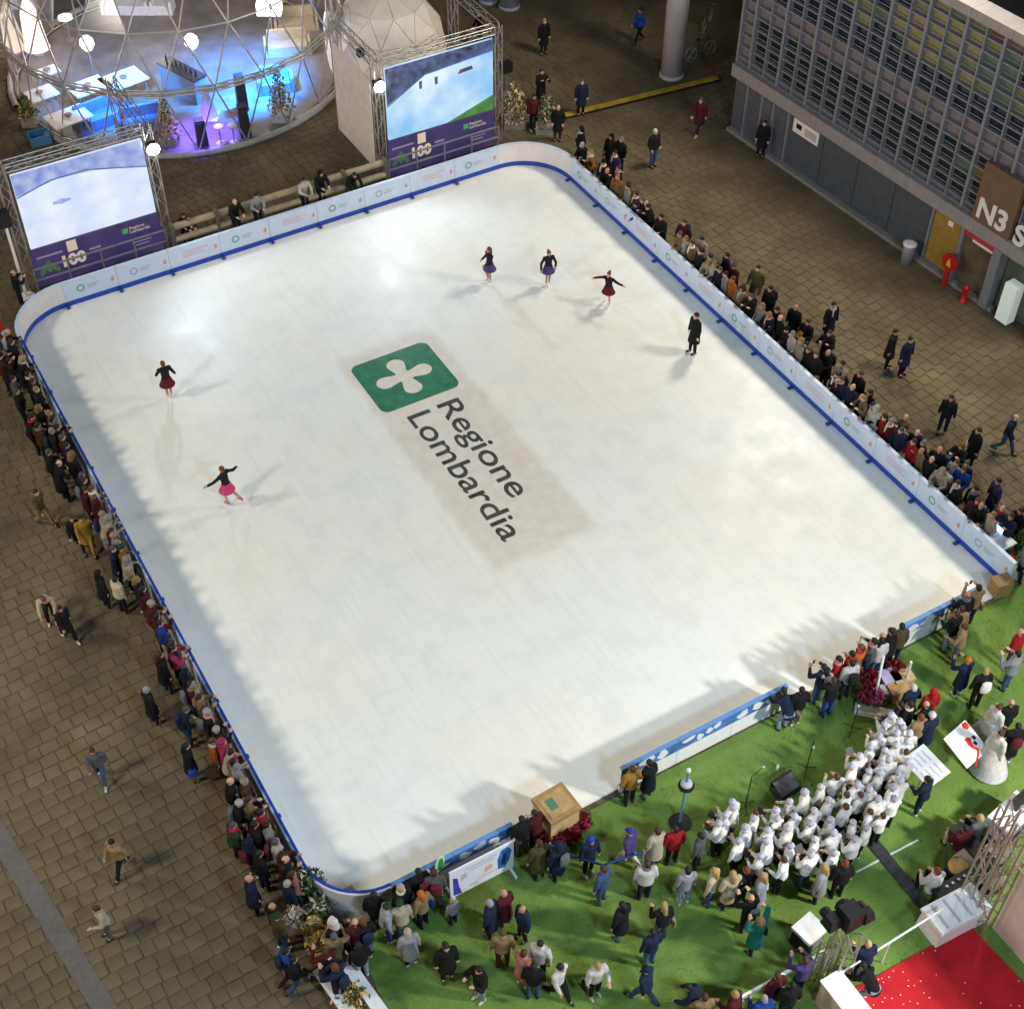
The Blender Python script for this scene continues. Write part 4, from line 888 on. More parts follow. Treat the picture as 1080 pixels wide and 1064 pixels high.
# monitor wedge and microphone stands in front of the choir
p = GT(828, 830, .15); t = thing('stage_monitor', 'black wedge stage monitor lying on the turf facing the choir', 'loudspeaker', p, R_(35))
part('cabinet', t, mat('monitor charcoal', (.05, .05, .055), .6), lambda b: b.prism([(-.33, -.22), (.33, -.22), (.33, .22), (-.33, .22)], 0, .22)); part('grille', t, mat('monitor grille', (.10, .10, .105), .6), lambda b: b.quad((-.31, -.21, .225), (.31, -.21, .225), (.31, .2, .38), (-.31, .2, .38))); part('back', t, black, lambda b: b.box((0, .19, .3), (.66, .06, .18)))
for px, py, lb in ((850, 812, 'thin black microphone stand before the choir, near the stage monitor'), (786, 850, 'thin black microphone stand at the end of the choir rows'), (898, 770, 'thin black microphone stand near the flower display')):
    p = GT(px, py, 0); t = thing('microphone_stand', lb, 'microphone', p, rr.uniform(0, 6)); part('pole', t, black, lambda b: b.tube((0, 0, 0), (0, 0, 1.3), .014)); part('boom', t, black, lambda b: b.tube((0, 0, 1.3), (.3, 0, 1.45), .01)); part('microphone', t, steel, lambda b: b.ell((.33, 0, 1.46), (.05, .03, .03)))
    for k in range(3): part('leg', t, black, lambda b: b.tube((0, 0, .12), (.28 * math.cos(2.09 * k), .28 * math.sin(2.09 * k), .01), .01))
p = GT(819, 813, 0); b = MB(); b.lathe((0, 0, 0), [(.035, 0), (.035, .2), (.015, .24), (.015, .28)], 10); tag(b.build('water_bottle', white_p, None, True, p), 'white bottle standing alone on the turf before the choir', 'bottle')
# black cable cover and pale line on the turf
a_, c_ = G(916, 884), G(977, 958); dv = c_ - a_; t = thing('cable_cover', 'wide black cable cover running from the choir to the white bench', 'cable cover', (a_.x, a_.y, TZ), math.atan2(dv.y, dv.x)); L = dv.length
for k in range(4): part('segment', t, mat('cover rubber', (.035, .036, .04), .7, 0, .3, 10, .2), lambda b: b.prism([(L * k / 4 + .005, -.16), (L * (k + 1) / 4 - .005, -.16), (L * (k + 1) / 4 - .005, .16), (L * k / 4 + .005, .16)], 0, .035))
a_, c_ = G(903, 920), G(968, 886); b = MB(); dv = (c_ - a_).normalized(); nn = Vector((-dv.y, dv.x, 0)) * .025
b.quad(*[(q.x, q.y, .0245) for q in (a_ - nn, c_ - nn, c_ + nn, a_ + nn)]); tag(b.build('turf_seam', white_i, turf), None)
# blue rope barrier by the visitors
t = thing('rope_barrier', 'dark blue rope barrier among the visitors beside the wooden box', 'barrier', GT(580, 890, 0)); o_ = GT(580, 890, 0)
rp = [G(580, 890, .95), G(603, 902, .8), G(636, 912, .8), G(679, 898, .95)]
for q in (rp[0], rp[3]): part('post', t, steel, lambda b: (b.tube((q.x - o_.x, q.y - o_.y, 0), (q.x - o_.x, q.y - o_.y, 1.0), .025), b.lathe((q.x - o_.x, q.y - o_.y, 0), [(.16, 0), (.16, .03)], 14)))
part('rope', t, mat('rope blue', (.02, .05, .2), .7), lambda b: [b.tube(rp[k] - o_, rp[k + 1] - o_, .03, n=8) for k in range(3)])
# white lettered board carried beside the choir; white card with red ribbon
def board(pxs, zs, lb, name, cat, m):
    P = [G(x, y, z) for (x, y), z in zip(pxs, zs)]; P[3] = P[0] + P[2] - P[1]; c = sum(P, Vector()) / 4; nr = (P[1] - P[0]).cross(P[3] - P[0]).normalized(); nr = nr if nr.z > 0 else -nr
    t = thing(name, lb, cat, (c.x, c.y, TZ)); o = Vector((c.x, c.y, TZ)); b = MB()
    for k in (0, 1): b.v += [tuple(q - o - nr * .03 * (1 - k)) for q in P]
    b.f = [(4, 5, 6, 7), (3, 2, 1, 0), (0, 1, 5, 4), (1, 2, 6, 5), (2, 3, 7, 6), (3, 0, 4, 7)]; b.mi = [0] * 6
    if (Vector(b.v[5]) - Vector(b.v[4])).cross(Vector(b.v[7]) - Vector(b.v[4])).z < 0: b.f = [tuple(reversed(q)) for q in b.f]
    p_ = b.build('sheet', m, t)
    def at(x, y): return P[0] - o + (P[1] - P[0]) * x + (P[3] - P[0]) * y + nr * .006
    return t, p_, at
cardm = mat('white card', (.76, .76, .78), .5, 0, .3, 3, .04)
t, s_, at = board([(951, 801), (974, 784), (1003, 814), (981, 830)], (1.05, 1.2, 1.0, .85), 'white board of grey text lines held up beside the choir', 'text_board', 'board', cardm)
for k in range(4):
    for j in range(2): part('text_line', s_, mat('text line grey', (.4, .4, .42), .5), lambda b: b.quad(*[at(x, y) for x, y in ((.15 + .2 * k, .1 + .45 * j), (.19 + .2 * k, .1 + .45 * j), (.19 + .2 * k, .45 + .45 * j), (.15 + .2 * k, .45 + .45 * j))]))
part('prop', t, steel, lambda b: b.tube((0, 0, 0), (0, 0, .95), .02))
t, s_, at = board([(995, 779), (1018, 759), (1043, 790), (1021, 812)], (.7, .85, .7, .4), 'white card with a red ribbon and dark marks propped on the turf', 'ribbon_card', 'card', cardm)
redi = mat('ribbon red', (.55, .03, .02), .5, 0, .3, 5, .3)
part('red_mark', s_, redi, lambda b: b.quad(*[at(x, y) for x, y in ((.8, .02), (.98, .04), (.98, .2), (.86, .24), (.76, .14))]))
def rib(b):
    pp = [(.6, .38), (.66, .46), (.6, .55), (.62, .68), (.7, .82), (.6, .92), (.42, 1.02), (.28, 1.12)]; ww = [.07, .1, .08, .05, .045, .05, .05, .04]
    for k in range(len(pp) - 1): b.quad(at(pp[k][0] - ww[k], pp[k][1]), at(pp[k][0] + ww[k], pp[k][1]), at(pp[k + 1][0] + ww[k + 1], pp[k + 1][1]), at(pp[k + 1][0] - ww[k + 1], pp[k + 1][1]))
part('ribbon', s_, redi, rib)
for (x, y) in ((.84, .5), (.76, .64)): part('dark_mark', s_, mat('mark navy', (.01, .012, .03), .5), lambda b: b.quad(at(x - .06, y - .05), at(x + .05, y - .06), at(x + .07, y + .05), at(x - .02, y + .07)))
part('prop', t, steel, lambda b: b.tube((0, 0, 0), (0, 0, .6), .02))
# bright table with laptop at the far rink corner
q_ = GU(1046, 570, .75); p = W(max(q_[0], RRt + .55), q_[1], TZ); t = thing('desk', 'small white desk with a glowing laptop at the far rink corner', 'desk', p, A)
part('top', t, white_p, lambda b: b.box((0, 0, .74), (.55, .9, .05)))
for x in (-.22, .22):
    for y in (-.4, .4): part('leg', t, steel, lambda b: b.tube((x, y, 0), (x, y, .72), .02))
lp = part('laptop', t, steel, lambda b: b.box((0, .15, .775), (.3, .22, .02))); part('laptop_screen', lp, mat('laptop glow', (.5, .6, .9), .4, emit=(.55, .68, 1), estr=2.2), lambda b: b.box((.1, .15, .88), (.015, .3, .2)))
for px, py, c, lb in ((1063, 592, (.6, .06, .04), 'bright red bag on the ground at the far rink corner'), (1055, 580, (.5, .12, .2), 'pink bag by the white desk at the rink corner'), (1068, 605, (.45, .42, .3), 'beige canvas bag beside the cardboard box')):
    q_ = GU(px, py, .2); p = W(max(q_[0], RRt + .45), q_[1], TZ); t = thing('bag', lb, 'bag', p, rr.uniform(0, 3)); m = mat('bag %d' % px, c, .7, 0, .2, 9, .15); part('body', t, m, lambda b: b.lathe((0, 0, 0), [(.2, 0), (.26, .08), (.25, .25), (.16, .36), (.05, .38)], 14, 1.2, .7), True)
    part('handle', t, m, lambda b: [b.tube((.16 * math.cos(a), 0, .34 + .16 * math.sin(a)), (.16 * math.cos(a + .5), 0, .34 + .16 * math.sin(a + .5)), .015, n=6) for a in (.1, .6, 1.1, 1.6, 2.1, 2.6)])
plant(1073, 575, .9, .4, 'dark green bush with a cream blossom at the far rink corner', [(leaf_g, 320), (leaf_c, 20)])

# ------------------------------------------------------------------ stage corner: red carpet, backdrop, trusses, instruments
red_m = mat('red carpet', (.50, .018, .025), .9, 0, .15, 1.5, .15, .4, 120)
rc = [GU(868, 1064), GU(902, 1042), GU(1022, 976), GU(1095, 1048)]
rcq = [W(*rc[0]), W(*rc[1]), W(*rc[2]), W(rc[2][0] + .25, rc[2][1] - 5), W(rc[0][0], rc[0][1] - 4)]
b = MB(); b.prism([(q.x, q.y) for q in rcq][::-1], 0, .06); cp = tag(b.build('red_carpet', red_m), 'bright red carpet scattered with pale petals at the stage', 'carpet')
pet_m = mat('petal', (.75, .6, .55), .6, 0, .3, island=.25); rp_ = random.Random(4)
for k in range(60):
    line = k < 48; 
    if line:
        j = k % 4; f_ = (k // 4) / 17; q = G(905 + 118 * f_ + rp_.uniform(-7, 7), 1046 - 62 * f_ + j * 21 + rp_.uniform(-5, 5), .065)
    else: q = G(rp_.uniform(900, 1080), rp_.uniform(975, 1064), .065)
    u_, w_ = UW(q)
    inside = w_ < rc[1][1] + (rc[2][1] - rc[1][1]) * (u_ - rc[1][0]) / (rc[2][0] - rc[1][0]) - .05 and rc[0][0] < u_ < rc[2][0] + .1
    zz = .062 if inside else TZ + .002
    if not inside and rp_.random() < .6: continue
    b = MB(); s = .024; t_ = rp_.uniform(0, 3); b.quad(*[(s * math.cos(t_ + x), s * .8 * math.sin(t_ + x), .004 + .02 * (i % 2)) for i, x in enumerate((0, 1.57, 3.14, 4.71))])
    tag(b.build('petal', pet_m, None, False, (q.x, q.y, zz)), 'small pale petal lying loose on or beside the red carpet', 'petal', 'petals scattered at the red carpet')
wu, ww_ = GU(1034, 975); t = thing('stage_backdrop', 'tall white fabric stage wall held between truss posts beside the red carpet', 'stage wall', W(wu, ww_, TZ), A)
shm = mat('stage fabric', (.60, .52, .48), .8, 0, .2, 2, .06)
for k in range(3): part('fabric_panel', t, shm, lambda b: b.box((.18, -1.1 - 1.75 * k, 1.5), (.06, 1.73, 2.9)))
part('truss_post', t, alu, lambda b: truss(b, (0, 0, 0), (0, 0, 4.3), .34, .03)); part('truss_post', t, alu, lambda b: truss(b, (.0, .55, 0), (.0, .55, 4.3), .3, .03))
part('top_truss', t, alu, lambda b: truss(b, (0.1, -.2, 3.1), (.1, -5.6, 3.1), .3, .028))
part('back_truss', t, alu, lambda b: truss(b, (.2, .3, 4.1), (3.2, .3, 4.1), .3, .028))
part('louvre', t, steel, lambda b: [b.box((1.6, .1 - .16 * k, 2.2), (1.6, .06, .5)) for k in range(8)])
lu, lw_ = GU(878, 1034); t = thing('stage_truss', 'short truss tower carrying black stage lights at the carpet corner', 'truss', W(lu, lw_, TZ), A)
part('tower', t, alu, lambda b: truss(b, (0, 0, 0), (0, 0, 2.3), .4, .03))
part('tower', t, alu, lambda b: truss(b, (-.35, .15, 0), (-.35, .15, 1.9), .25, .025))
for x, y, z, s in ((.15, .25, 2.5, .5), (-.25, .35, 2.45, .34), (.5, .1, 2.45, .3)): part('stage_light', t, black, lambda b: (b.box((x, y, z), (s, s, s), ch=.05), b.tube((x, y, z), (x + .05, y + .3, z - .1), s * .4)))
t = thing('low_wall', 'pale low wall slab at the corner of the red carpet', 'wall', W(lu - .45, lw_ - .2, TZ), A); part('slab', t, shm, lambda b: b.box((0.02, -1.6, .5), (.5, 3.2, 1.0))); part('coping', t, white_p, lambda b: b.box((0.02, -1.6, 1.02), (.56, 3.26, .05)))
a_, c_ = G(880, 1030, 1.0), G(995, 958, 1.0); t = thing('stage_railing', 'thin white railing tube along the edge of the red carpet', 'railing', (a_.x, a_.y, TZ)); dv = c_ - a_
part('rail', t, white_p, lambda b: b.tube((0, 0, .98), (dv.x, dv.y, .98), .025))
for f_ in (.03, .5, .97): part('post', t, white_p, lambda b: b.tube((dv.x * f_, dv.y * f_, 0), (dv.x * f_, dv.y * f_, .98), .02))
p = GT(852, 985, .45); t = thing('flight_case', 'black flight case with a white lid near the truss tower', 'case', p, R_(40)); part('case', t, black, lambda b: b.box((0, 0, .33), (.55, .5, .62))); part('lid', t, white_p, lambda b: b.box((0, 0, .69), (.62, .57, .1))); part('front', t, mat('case front', (.2, .2, .23), .5), lambda b: b.box((0.05, -.255, .33), (.38, .012, .4)))
# white ribbed bench, stools, drum, keyboard
def rot(px, py, z): return GT(px, py, z)
p = rot(1008, 960, .6); t = thing('keyboard_cover', 'white ribbed piano cover beside the black instrument bench', 'piano', p, A + R_(-3))
part('body', t, white_p, lambda b: b.box((0, 0, .32), (1.45, .72, .64), ch=.03)); part('lid', t, white_p, lambda b: b.box((0, 0, .68), (1.5, .78, .08), ch=.02))
for k in range(4): part('rib', t, mat('cover grey rib', (.42, .42, .43), .5), lambda b: b.box((-.5 + .34 * k, 0.0, .727), (.05, .6, .03)))
p = rot(1013, 935, .5); t = thing('instrument_bench', 'black instrument bench curving behind the white piano cover', 'bench', p, A)
part('top', t, black, lambda b: b.box((0, 0, .66), (1.5, .45, .08))); part('top_return', t, black, lambda b: b.box((.9, .55, .66), (.4, 1.4, .08)))
for x, y in ((-.65, -.15), (-.65, .15), (.6, -.15), (1.0, 1.1)): part('leg', t, black, lambda b: b.box((x, y, .31), (.08, .08, .62)))
part('controls', t, steel, lambda b: [b.box((-.4 + .18 * k, .1, .715), (.06, .06, .03)) for k in range(5)])
p = rot(1008, 920, .4); t = thing('drum', 'round tan drum on a dark stand behind the bench', 'drum', p); part('shell', t, black, lambda b: b.lathe((0, 0, .25), [(.27, 0), (.28, .4), (.26, .42)], 20)); part('skin', t, mat('drum skin', (.42, .26, .08), .6, 0, .3, 6, .15), lambda b: b.lathe((0, 0, .665), [(.255, 0), (.24, .03), (.05, .04)], 20), True)
for k in range(3): part('leg', t, steel, lambda b: b.tube((.2 * math.cos(2.1 * k), .2 * math.sin(2.1 * k), .3), (.3 * math.cos(2.1 * k), .3 * math.sin(2.1 * k), 0), .015))
for px, py, lb in ((1022, 906, 'square cream-topped stool beside the tan drum'), (1053, 897, 'square cream-topped stool beside the tall truss post'), (1046, 925, 'square cream-topped stool close to the white piano cover')):
    p = rot(px, py, .5); t = thing('stool', lb, 'stool', p, A + R_(5)); part('cushion', t, mat('cream cushion', (.62, .57, .47), .8, 0, .2, 12, .06), lambda b: b.box((0, 0, .52), (.58, .58, .1), ch=.03)); part('base', t, black, lambda b: b.box((0, 0, .24), (.5, .5, .46)))
p = rot(1068, 858, .7); t = thing('mixing_desk', 'white control desk with a black monitor beside the tall truss', 'desk', p, A + R_(10)); part('cabinet', t, white_p, lambda b: b.box((0, 0, .38), (1.2, .7, .76), ch=.02)); mo = part('monitor', t, black, lambda b: b.box((.25, .05, .98), (.5, .05, .36), rot=Euler((-.5, 0, 0)))); part('monitor_foot', mo, steel, lambda b: b.tube((.25, .05, .76), (.25, .05, .95), .03))
p = rot(1060, 878, .4); t = thing('mixer', 'grey audio mixer with knobs on a low rack', 'mixer', p, A + R_(10)); part('rack', t, black, lambda b: b.box((0, 0, .3), (1.1, .5, .6))); part('console', t, mat('mixer grey', (.16, .17, .2), .5), lambda b: b.box((0, 0, .64), (1.05, .46, .08)))
part('knobs', t, white_p, lambda b: [b.lathe((-.4 + .2 * k, -.1 + .2 * j, .68), [(.03, 0), (.025, .03)], 8) for k in range(5) for j in range(2)])
# white barrier at the turf's near edge
t = thing('white_barrier', 'low white barrier plank in front of the onlookers at the stage corner', 'barrier', GT(790, 1048, .9), R_(29)); part('plank', t, white_p, lambda b: b.box((.8, 0, .92), (2.6, .06, .12)))
for x in (-.3, .8, 1.9): part('post', t, white_p, lambda b: b.box((x, .04, .45), (.07, .05, .9)))

# ------------------------------------------------------------------ people
def fuse(b, name, m, voxel=0.02, smooth=2):
    """weld the overlapping closed shapes of one figure part into a single continuous surface"""
    me = bpy.data.meshes.new('raw'); me.from_pydata(b.v, [], b.f); o = bpy.data.objects.new('raw', me); COL.objects.link(o)
    r = o.modifiers.new('r', 'REMESH'); r.mode = 'VOXEL'; r.voxel_size = voxel
    s = o.modifiers.new('s', 'SMOOTH'); s.iterations = smooth; s.factor = 0.5
    dg = bpy.context.evaluated_depsgraph_get(); out = bpy.data.meshes.new_from_object(o.evaluated_get(dg)); out.name = name
    bpy.data.objects.remove(o); bpy.data.meshes.remove(me); out.materials.clear(); out.materials.append(m)
    out.polygons.foreach_set('use_smooth', [True] * len(out.polygons)); return out
skin_m = mat('skin', rough=.55, spec=.35, nscale=9, namt=.08, objcol=True)
cloth_m = mat('woven cloth', rough=.85, spec=.2, nscale=7, namt=.13, bump=.5, bscale=9, objcol=True)
hair_m = mat('hair', rough=.6, spec=.35, nscale=40, namt=.3, bump=.4, bscale=60, objcol=True)
shoe_m = mat('shoe leather', rough=.5, spec=.4, nscale=8, namt=.1, objcol=True)

def Vx(*a): return Vector(a)
def make_pose(lean=0, head_pitch=8, arms=None, legs=None, crouch=0.0):
    """joint positions of a 1.70 m figure facing +y"""
    L = R_(lean); J = {}
    J['hip'] = Vx(0, -.30 * math.sin(L), .92 - crouch)
    def up(d, side=0): return J['hip'] + Vx(side, d * math.sin(L), d * math.cos(L))
    J['waist'], J['chest'], J['neck'] = up(.16), up(.38), up(.52)
    J['head'] = up(.52) + Vx(0, .16 * math.sin(L * .6) + .02, .155 * math.cos(L * .6)); J['hp'] = head_pitch + lean * .5
    for s, nm in ((-1, 'l'), (1, 'r')):
        J['sh' + nm] = up(.455, s * .185)
        e, w_ = arms[nm]; J['el' + nm] = J['sh' + nm] + Vx(s * e[0], e[1], e[2]).normalized() * .28; J['wr' + nm] = J['el' + nm] + Vx(s * w_[0], w_[1], w_[2]).normalized() * .25
        k, a = legs[nm]; J['hp' + nm] = J['hip'] + Vx(s * .09, 0, -.02); J['kn' + nm] = Vx(s * k[0], k[1], k[2]); J['an' + nm] = Vx(s * a[0], a[1], a[2])
    return J
ST = {'l': ((.10, .01, .49), (.10, -.02, .085)), 'r': ((.11, .02, .49), (.12, .02, .085))}
WK = {'l': ((.09, .17, .50), (.09, .30, .10)), 'r': ((.09, -.06, .47), (.09, -.34, .17))}
DN = ((.22, -.02, -1), (.10, .18, -1)); PK = ((.35, -.12, -1), (-.15, .55, -.8)); RA = ((.28, .30, -.9), (-.4, .9, -.05)); PH = ((.35, .6, -.6), (-.55, .7, .75)); UPA = ((.75, .35, .7), (-.45, .25, 1)); OUT = ((1, .2, -.15), (1, .25, .1)); BK = ((.3, -.5, -.8), (.1, -.1, -1))
POSES = {
    'stand': make_pose(2, 8, {'l': DN, 'r': DN}, ST), 'pockets': make_pose(0, 5, {'l': PK, 'r': PK}, ST),
    'rail': make_pose(16, 10, {'l': RA, 'r': RA}, ST), 'phone': make_pose(2, 4, {'l': PH, 'r': PH}, ST),
    'half': make_pose(6, 8, {'l': RA, 'r': DN}, ST), 'walk': make_pose(5, 5, {'l': ((.15, -.45, -1), (.05, .1, -1)), 'r': ((.15, .4, -1), (.0, .6, -.9))}, WK),
    'raised': make_pose(-2, -12, {'l': UPA, 'r': UPA}, ST), 'bent': make_pose(48, 5, {'l': ((.2, .6, -.8), (-.1, .7, -.5)), 'r': ((.2, .6, -.8), (-.1, .7, -.5))}, ST),
    'glide': make_pose(6, 0, {'l': OUT, 'r': ((.9, -.2, -.5), (.8, .2, -.3))}, {'l': ((.08, .05, .50), (.08, -.04, .14)), 'r': ((.14, -.14, .52), (.2, -.42, .26))}),
    'spin': make_pose(2, 0, {'l': ((.35, .3, -.8), (-.3, .6, -.2)), 'r': ((.4, -.1, -.8), (.2, .5, -.6))}, {'l': ((.07, .03, .53), (.06, -.02, .14)), 'r': ((.10, .10, .52), (.08, .0, .15))}),
    'sing': make_pose(0, 2, {'l': ((.25, .35, -.9), (-.45, .8, .25)), 'r': ((.25, .35, -.9), (-.45, .8, .25))}, ST),
    'seated': make_pose(4, 8, {'l': RA, 'r': RA}, {'l': ((.12, .38, .50), (.12, .34, .085)), 'r': ((.12, .38, .50), (.12, .34, .085))}, .42),
}
PM = {}
def hand(b, wr, d, s):
    d = d.normalized(); sd = d.cross(Vx(0, 0, 1)); sd = (sd if sd.length > .2 else Vx(1, 0, 0)).normalized(); pl = sd.cross(d)
    c = wr + d * .05; b.cap(wr, wr + d * .035, .028, .036); b.cap(c - sd * .018, c + sd * .018 + d * .02, .024, .024)
    for i, (o, ln) in enumerate(((-.036, .058), (-.012, .07), (.012, .066), (.036, .05))):
        p0 = wr + d * .075 + sd * o; p1 = p0 + d * ln * .55 + pl * -.008; p2 = p1 + d * ln * .5 + pl * -.026; b.cap(p0 - d * .02, p1, .0115, .0105, 8); b.cap(p1, p2, .0105, .009, 8)
    th = wr + d * .03 + sd * (.03 * s); t2 = th + (d * .6 + sd * s).normalized() * .04; b.cap(th, t2, .013, .012, 8); b.cap(t2, t2 + d * .03, .012, .01, 8)
def head(b, c, pitch):
    M = Euler((-R_(pitch), 0, 0)); m3 = M.to_matrix(); f = lambda *a: c + m3 @ Vector(a)
    b.ell(f(0, -.01, .025), (.076, .094, .098), 18, 12, M); b.ell(f(0, .022, -.055), (.056, .062, .066), 14, 9, M)
    b.cap(f(0, .082, .012), f(0, .103, -.03), .011, .017, 8); b.ell(f(0, .075, -.066), (.026, .016, .012), 10, 6, M); b.ell(f(0, .066, -.105), (.025, .022, .02), 10, 6, M)
    for s in (-1, 1): b.ell(f(s * .079, -.012, -.01), (.012, .024, .034), 8, 6, M); b.ell(f(s * .03, .074, .03), (.022, .016, .009), 8, 5, M); b.ell(f(s * .045, .06, -.03), (.024, .022, .024), 8, 5, M)
for nm, J in POSES.items():
    skater = nm in ('glide', 'spin')
    b = MB(); head(b, J['head'], J['hp']); b.cap(J['neck'] - Vx(0, 0, .06), J['head'] - Vx(0, 0.01, .05), .058, .052)
    b.cap(J['hip'], J['waist'], .108, .10); b.cap(J['waist'], J['chest'], .100, .106); b.cap(J['shl'], J['shr'], .062, .062)
    for s in 'lr':
        b.cap(J['sh' + s], J['el' + s], .052, .040); b.cap(J['el' + s], J['wr' + s], .040, .026); hand(b, J['wr' + s], J['wr' + s] - J['el' + s], 1 if s == 'l' else -1)
        b.cap(J['hp' + s], J['kn' + s], .084, .054); b.cap(J['kn' + s], J['kn' + s].lerp(J['an' + s], .35), .053, .056); b.cap(J['kn' + s].lerp(J['an' + s], .35), J['an' + s], .055, .036); b.cap(J['an' + s], J['an' + s] + Vx(0, .1, -.045), .038, .03)
    PM[nm, 'body'] = fuse(b, 'person_body', skin_m, .0135, 2)
    def torso(b, fat=1.0, hem=None):
        h, wst, ch, nk = J['hip'], J['waist'], J['chest'], J['neck']
        low = h - Vx(0, 0, .08)
        rings = [(low, .185 * fat, .145 * fat), (h, .188 * fat, .145 * fat), (wst, .178 * fat, .135 * fat), (ch, .195 * fat, .138 * fat), (ch.lerp(nk, .45), .185 * fat, .125 * fat), (nk - Vx(0, 0, .02), .095, .085), (nk + Vx(0, .005, .05), .075, .075)]
        if hem: rings = [(Vx(h.x, h.y * .6, hem), .225 * fat, .19 * fat), (Vx(h.x, h.y * .8, (hem + h.z) / 2), .205 * fat, .17 * fat)] + rings[1:]
        b.loft(rings, 20)
        if (nk.y - h.y) > .1: b.cap(h, wst, .145 * fat, .14 * fat); b.cap(wst, ch, .14 * fat, .145 * fat); b.cap(ch, nk - (nk - ch) * .3, .145 * fat, .12 * fat)
        b.cap(J['shl'], J['shr'], .082, .082)
        for s in 'lr':
            b.cap(J['sh' + s], J['el' + s], .078 * fat, .066 * fat); b.cap(J['el' + s], J['el' + s].lerp(J['wr' + s], .93), .066 * fat, .047)
    b = MB(); torso(b); PM[nm, 'jacket'] = fuse(b, 'jacket', cloth_m)
    b = MB(); torso(b, 1.16); PM[nm, 'puffer'] = fuse(b, 'puffer', cloth_m)
    if nm != 'seated': b = MB(); torso(b, 1.05, .50); PM[nm, 'coat'] = fuse(b, 'coat', cloth_m)
    else: PM[nm, 'coat'] = PM[nm, 'puffer']
    b = MB(); b.loft([(J['hip'] - Vx(0, 0, .1), .13, .115), (J['hip'] + Vx(0, 0, .08), .165, .125)], 16)
    for s in 'lr':
        b.cap(J['hp' + s], J['kn' + s], .103, .073); b.cap(J['kn' + s], J['an' + s] + (J['kn' + s] - J['an' + s]) * .08, .073, .056)
    PM[nm, 'trousers'] = fuse(b, 'trousers', cloth_m)
    for s in 'lr':
        b = MB(); a = J['an' + s]; b.cap(a + Vx(0, -.03, -.035), a + Vx(0, .14, -.048), .046, .038); b.cap(a + Vx(0, 0, .03), a, .047, .05)
        if skater: b.box(a + Vx(0, .05, -.105), (.014, .27, .05))
        PM[nm, 'shoe' + s] = fuse(b, 'shoe', shoe_m, .016, 1)
    if skater:
        b = MB(); h = J['hip']; torso(b, .84); PM[nm, 'dress'] = fuse(b, 'bodice', cloth_m, .017, 1); b = MB(); b.loft([(h - Vx(0, 0, .27), .30, .28), (h - Vx(0, 0, .12), .225, .195), (h + Vx(0, 0, .07), .168, .135)], 24); PM[nm, 'skirt'] = fuse(b, 'skirt', cloth_m, .017, 1)
    if nm == 'stand':
        b = MB(); h = J['hip']; b.loft([(Vx(0, 0, .05), .58, .52), (Vx(0, 0, .5), .42, .38), (h + Vx(0, 0, .05), .2, .16)], 28); torso(b, 1.0); PM[nm, 'gown'] = fuse(b, 'gown', cloth_m)
# headwear in head space
def hd(fn, name, m, voxel=.012, sm=2): b = MB(); fn(b); return fuse(b, name, m, voxel, sm)
def hair_cap(b): b.ell((0, -.022, .045), (.087, .098, .094), 18, 12); b.ell((0, -.06, -.01), (.078, .062, .075), 14, 9)
def hair_long(b): hair_cap(b); b.cap((0, -.075, 0), (0, -.10, -.2), .08, .062); b.cap((-.06, -.03, -.02), (-.065, -.03, -.16), .035, .03); b.cap((.06, -.03, -.02), (.065, -.03, -.16), .035, .03)
def hair_bun(b): hair_cap(b); b.ell((0, -.11, .10), (.048, .048, .045), 12, 8)
def beanie(b): b.ell((0, -.012, .055), (.094, .108, .10), 18, 12); b.loft([((0, -.012, .02), .098, .112), ((0, -.012, .06), .100, .114)], 20); b.ell((0, -.02, .165), (.035, .035, .033), 10, 7)
def hood(b): b.ell((0, -.035, .025), (.108, .118, .128), 18, 12); b.cap((0, -.06, -.09), (0, -.05, -.15), .10, .11)
def fur(b):
    hood(b)
    for k in range(14): a = 2 * math.pi * k / 14; b.ell((.098 * math.cos(a), .055, .005 + .12 * math.sin(a)), (.032, .032, .032), 8, 6)
def fringe(b): b.ell((0, -.045, .0), (.083, .07, .055), 16, 9)
def capm(b): b.ell((0, -.012, .06), (.09, .105, .085), 18, 12); b.cap((-.03, .09, .035), (.03, .09, .035), .03, .03); b.cap((-.02, .12, .03), (.02, .12, .03), .025, .025)
HM = {'s': hd(hair_cap, 'hair', hair_m), 'l': hd(hair_long, 'long_hair', hair_m), 'u': hd(hair_bun, 'hair_bun', hair_m), 'b': hd(beanie, 'beanie', cloth_m), 'h': hd(hood, 'hood', cloth_m), 'f': hd(fur, 'fur_hood', cloth_m, .014, 1), 'o': hd(fringe, 'hair_fringe', hair_m), 'c': hd(capm, 'cap', cloth_m)}
HN = {'s': 'hair', 'l': 'long_hair', 'u': 'hair_bun', 'b': 'beanie', 'h': 'hood', 'f': 'fur_hood', 'o': 'hair_fringe', 'c': 'cap'}
b = MB(); b.loft([((0, -.23, 1.0), .14, .07), ((0, -.24, 1.15), .16, .09), ((0, -.23, 1.38), .14, .07)], 16); M_PACK = fuse(b, 'backpack', cloth_m)
b = MB()
for k in range(16): a = 2 * math.pi * k / 16; b.cap((.085 * math.cos(a), .02 + .085 * math.sin(a), 1.455), (.085 * math.cos(a + .4), .02 + .085 * math.sin(a + .4), 1.455), .042, .042)
b.cap((.05, .12, 1.42), (.06, .15, 1.2), .04, .03); M_SCARF = fuse(b, 'scarf', cloth_m)
b = MB(); b.loft([((.30, 0, .62), .06, .14), ((.30, 0, .86), .05, .12)], 14)
for k in range(8): a = math.pi * k / 8; b.cap((.30, .1 * math.cos(a), .86 + .12 * math.sin(a)), (.30, .1 * math.cos(a + .4), .86 + .12 * math.sin(a + .4)), .012, .012)
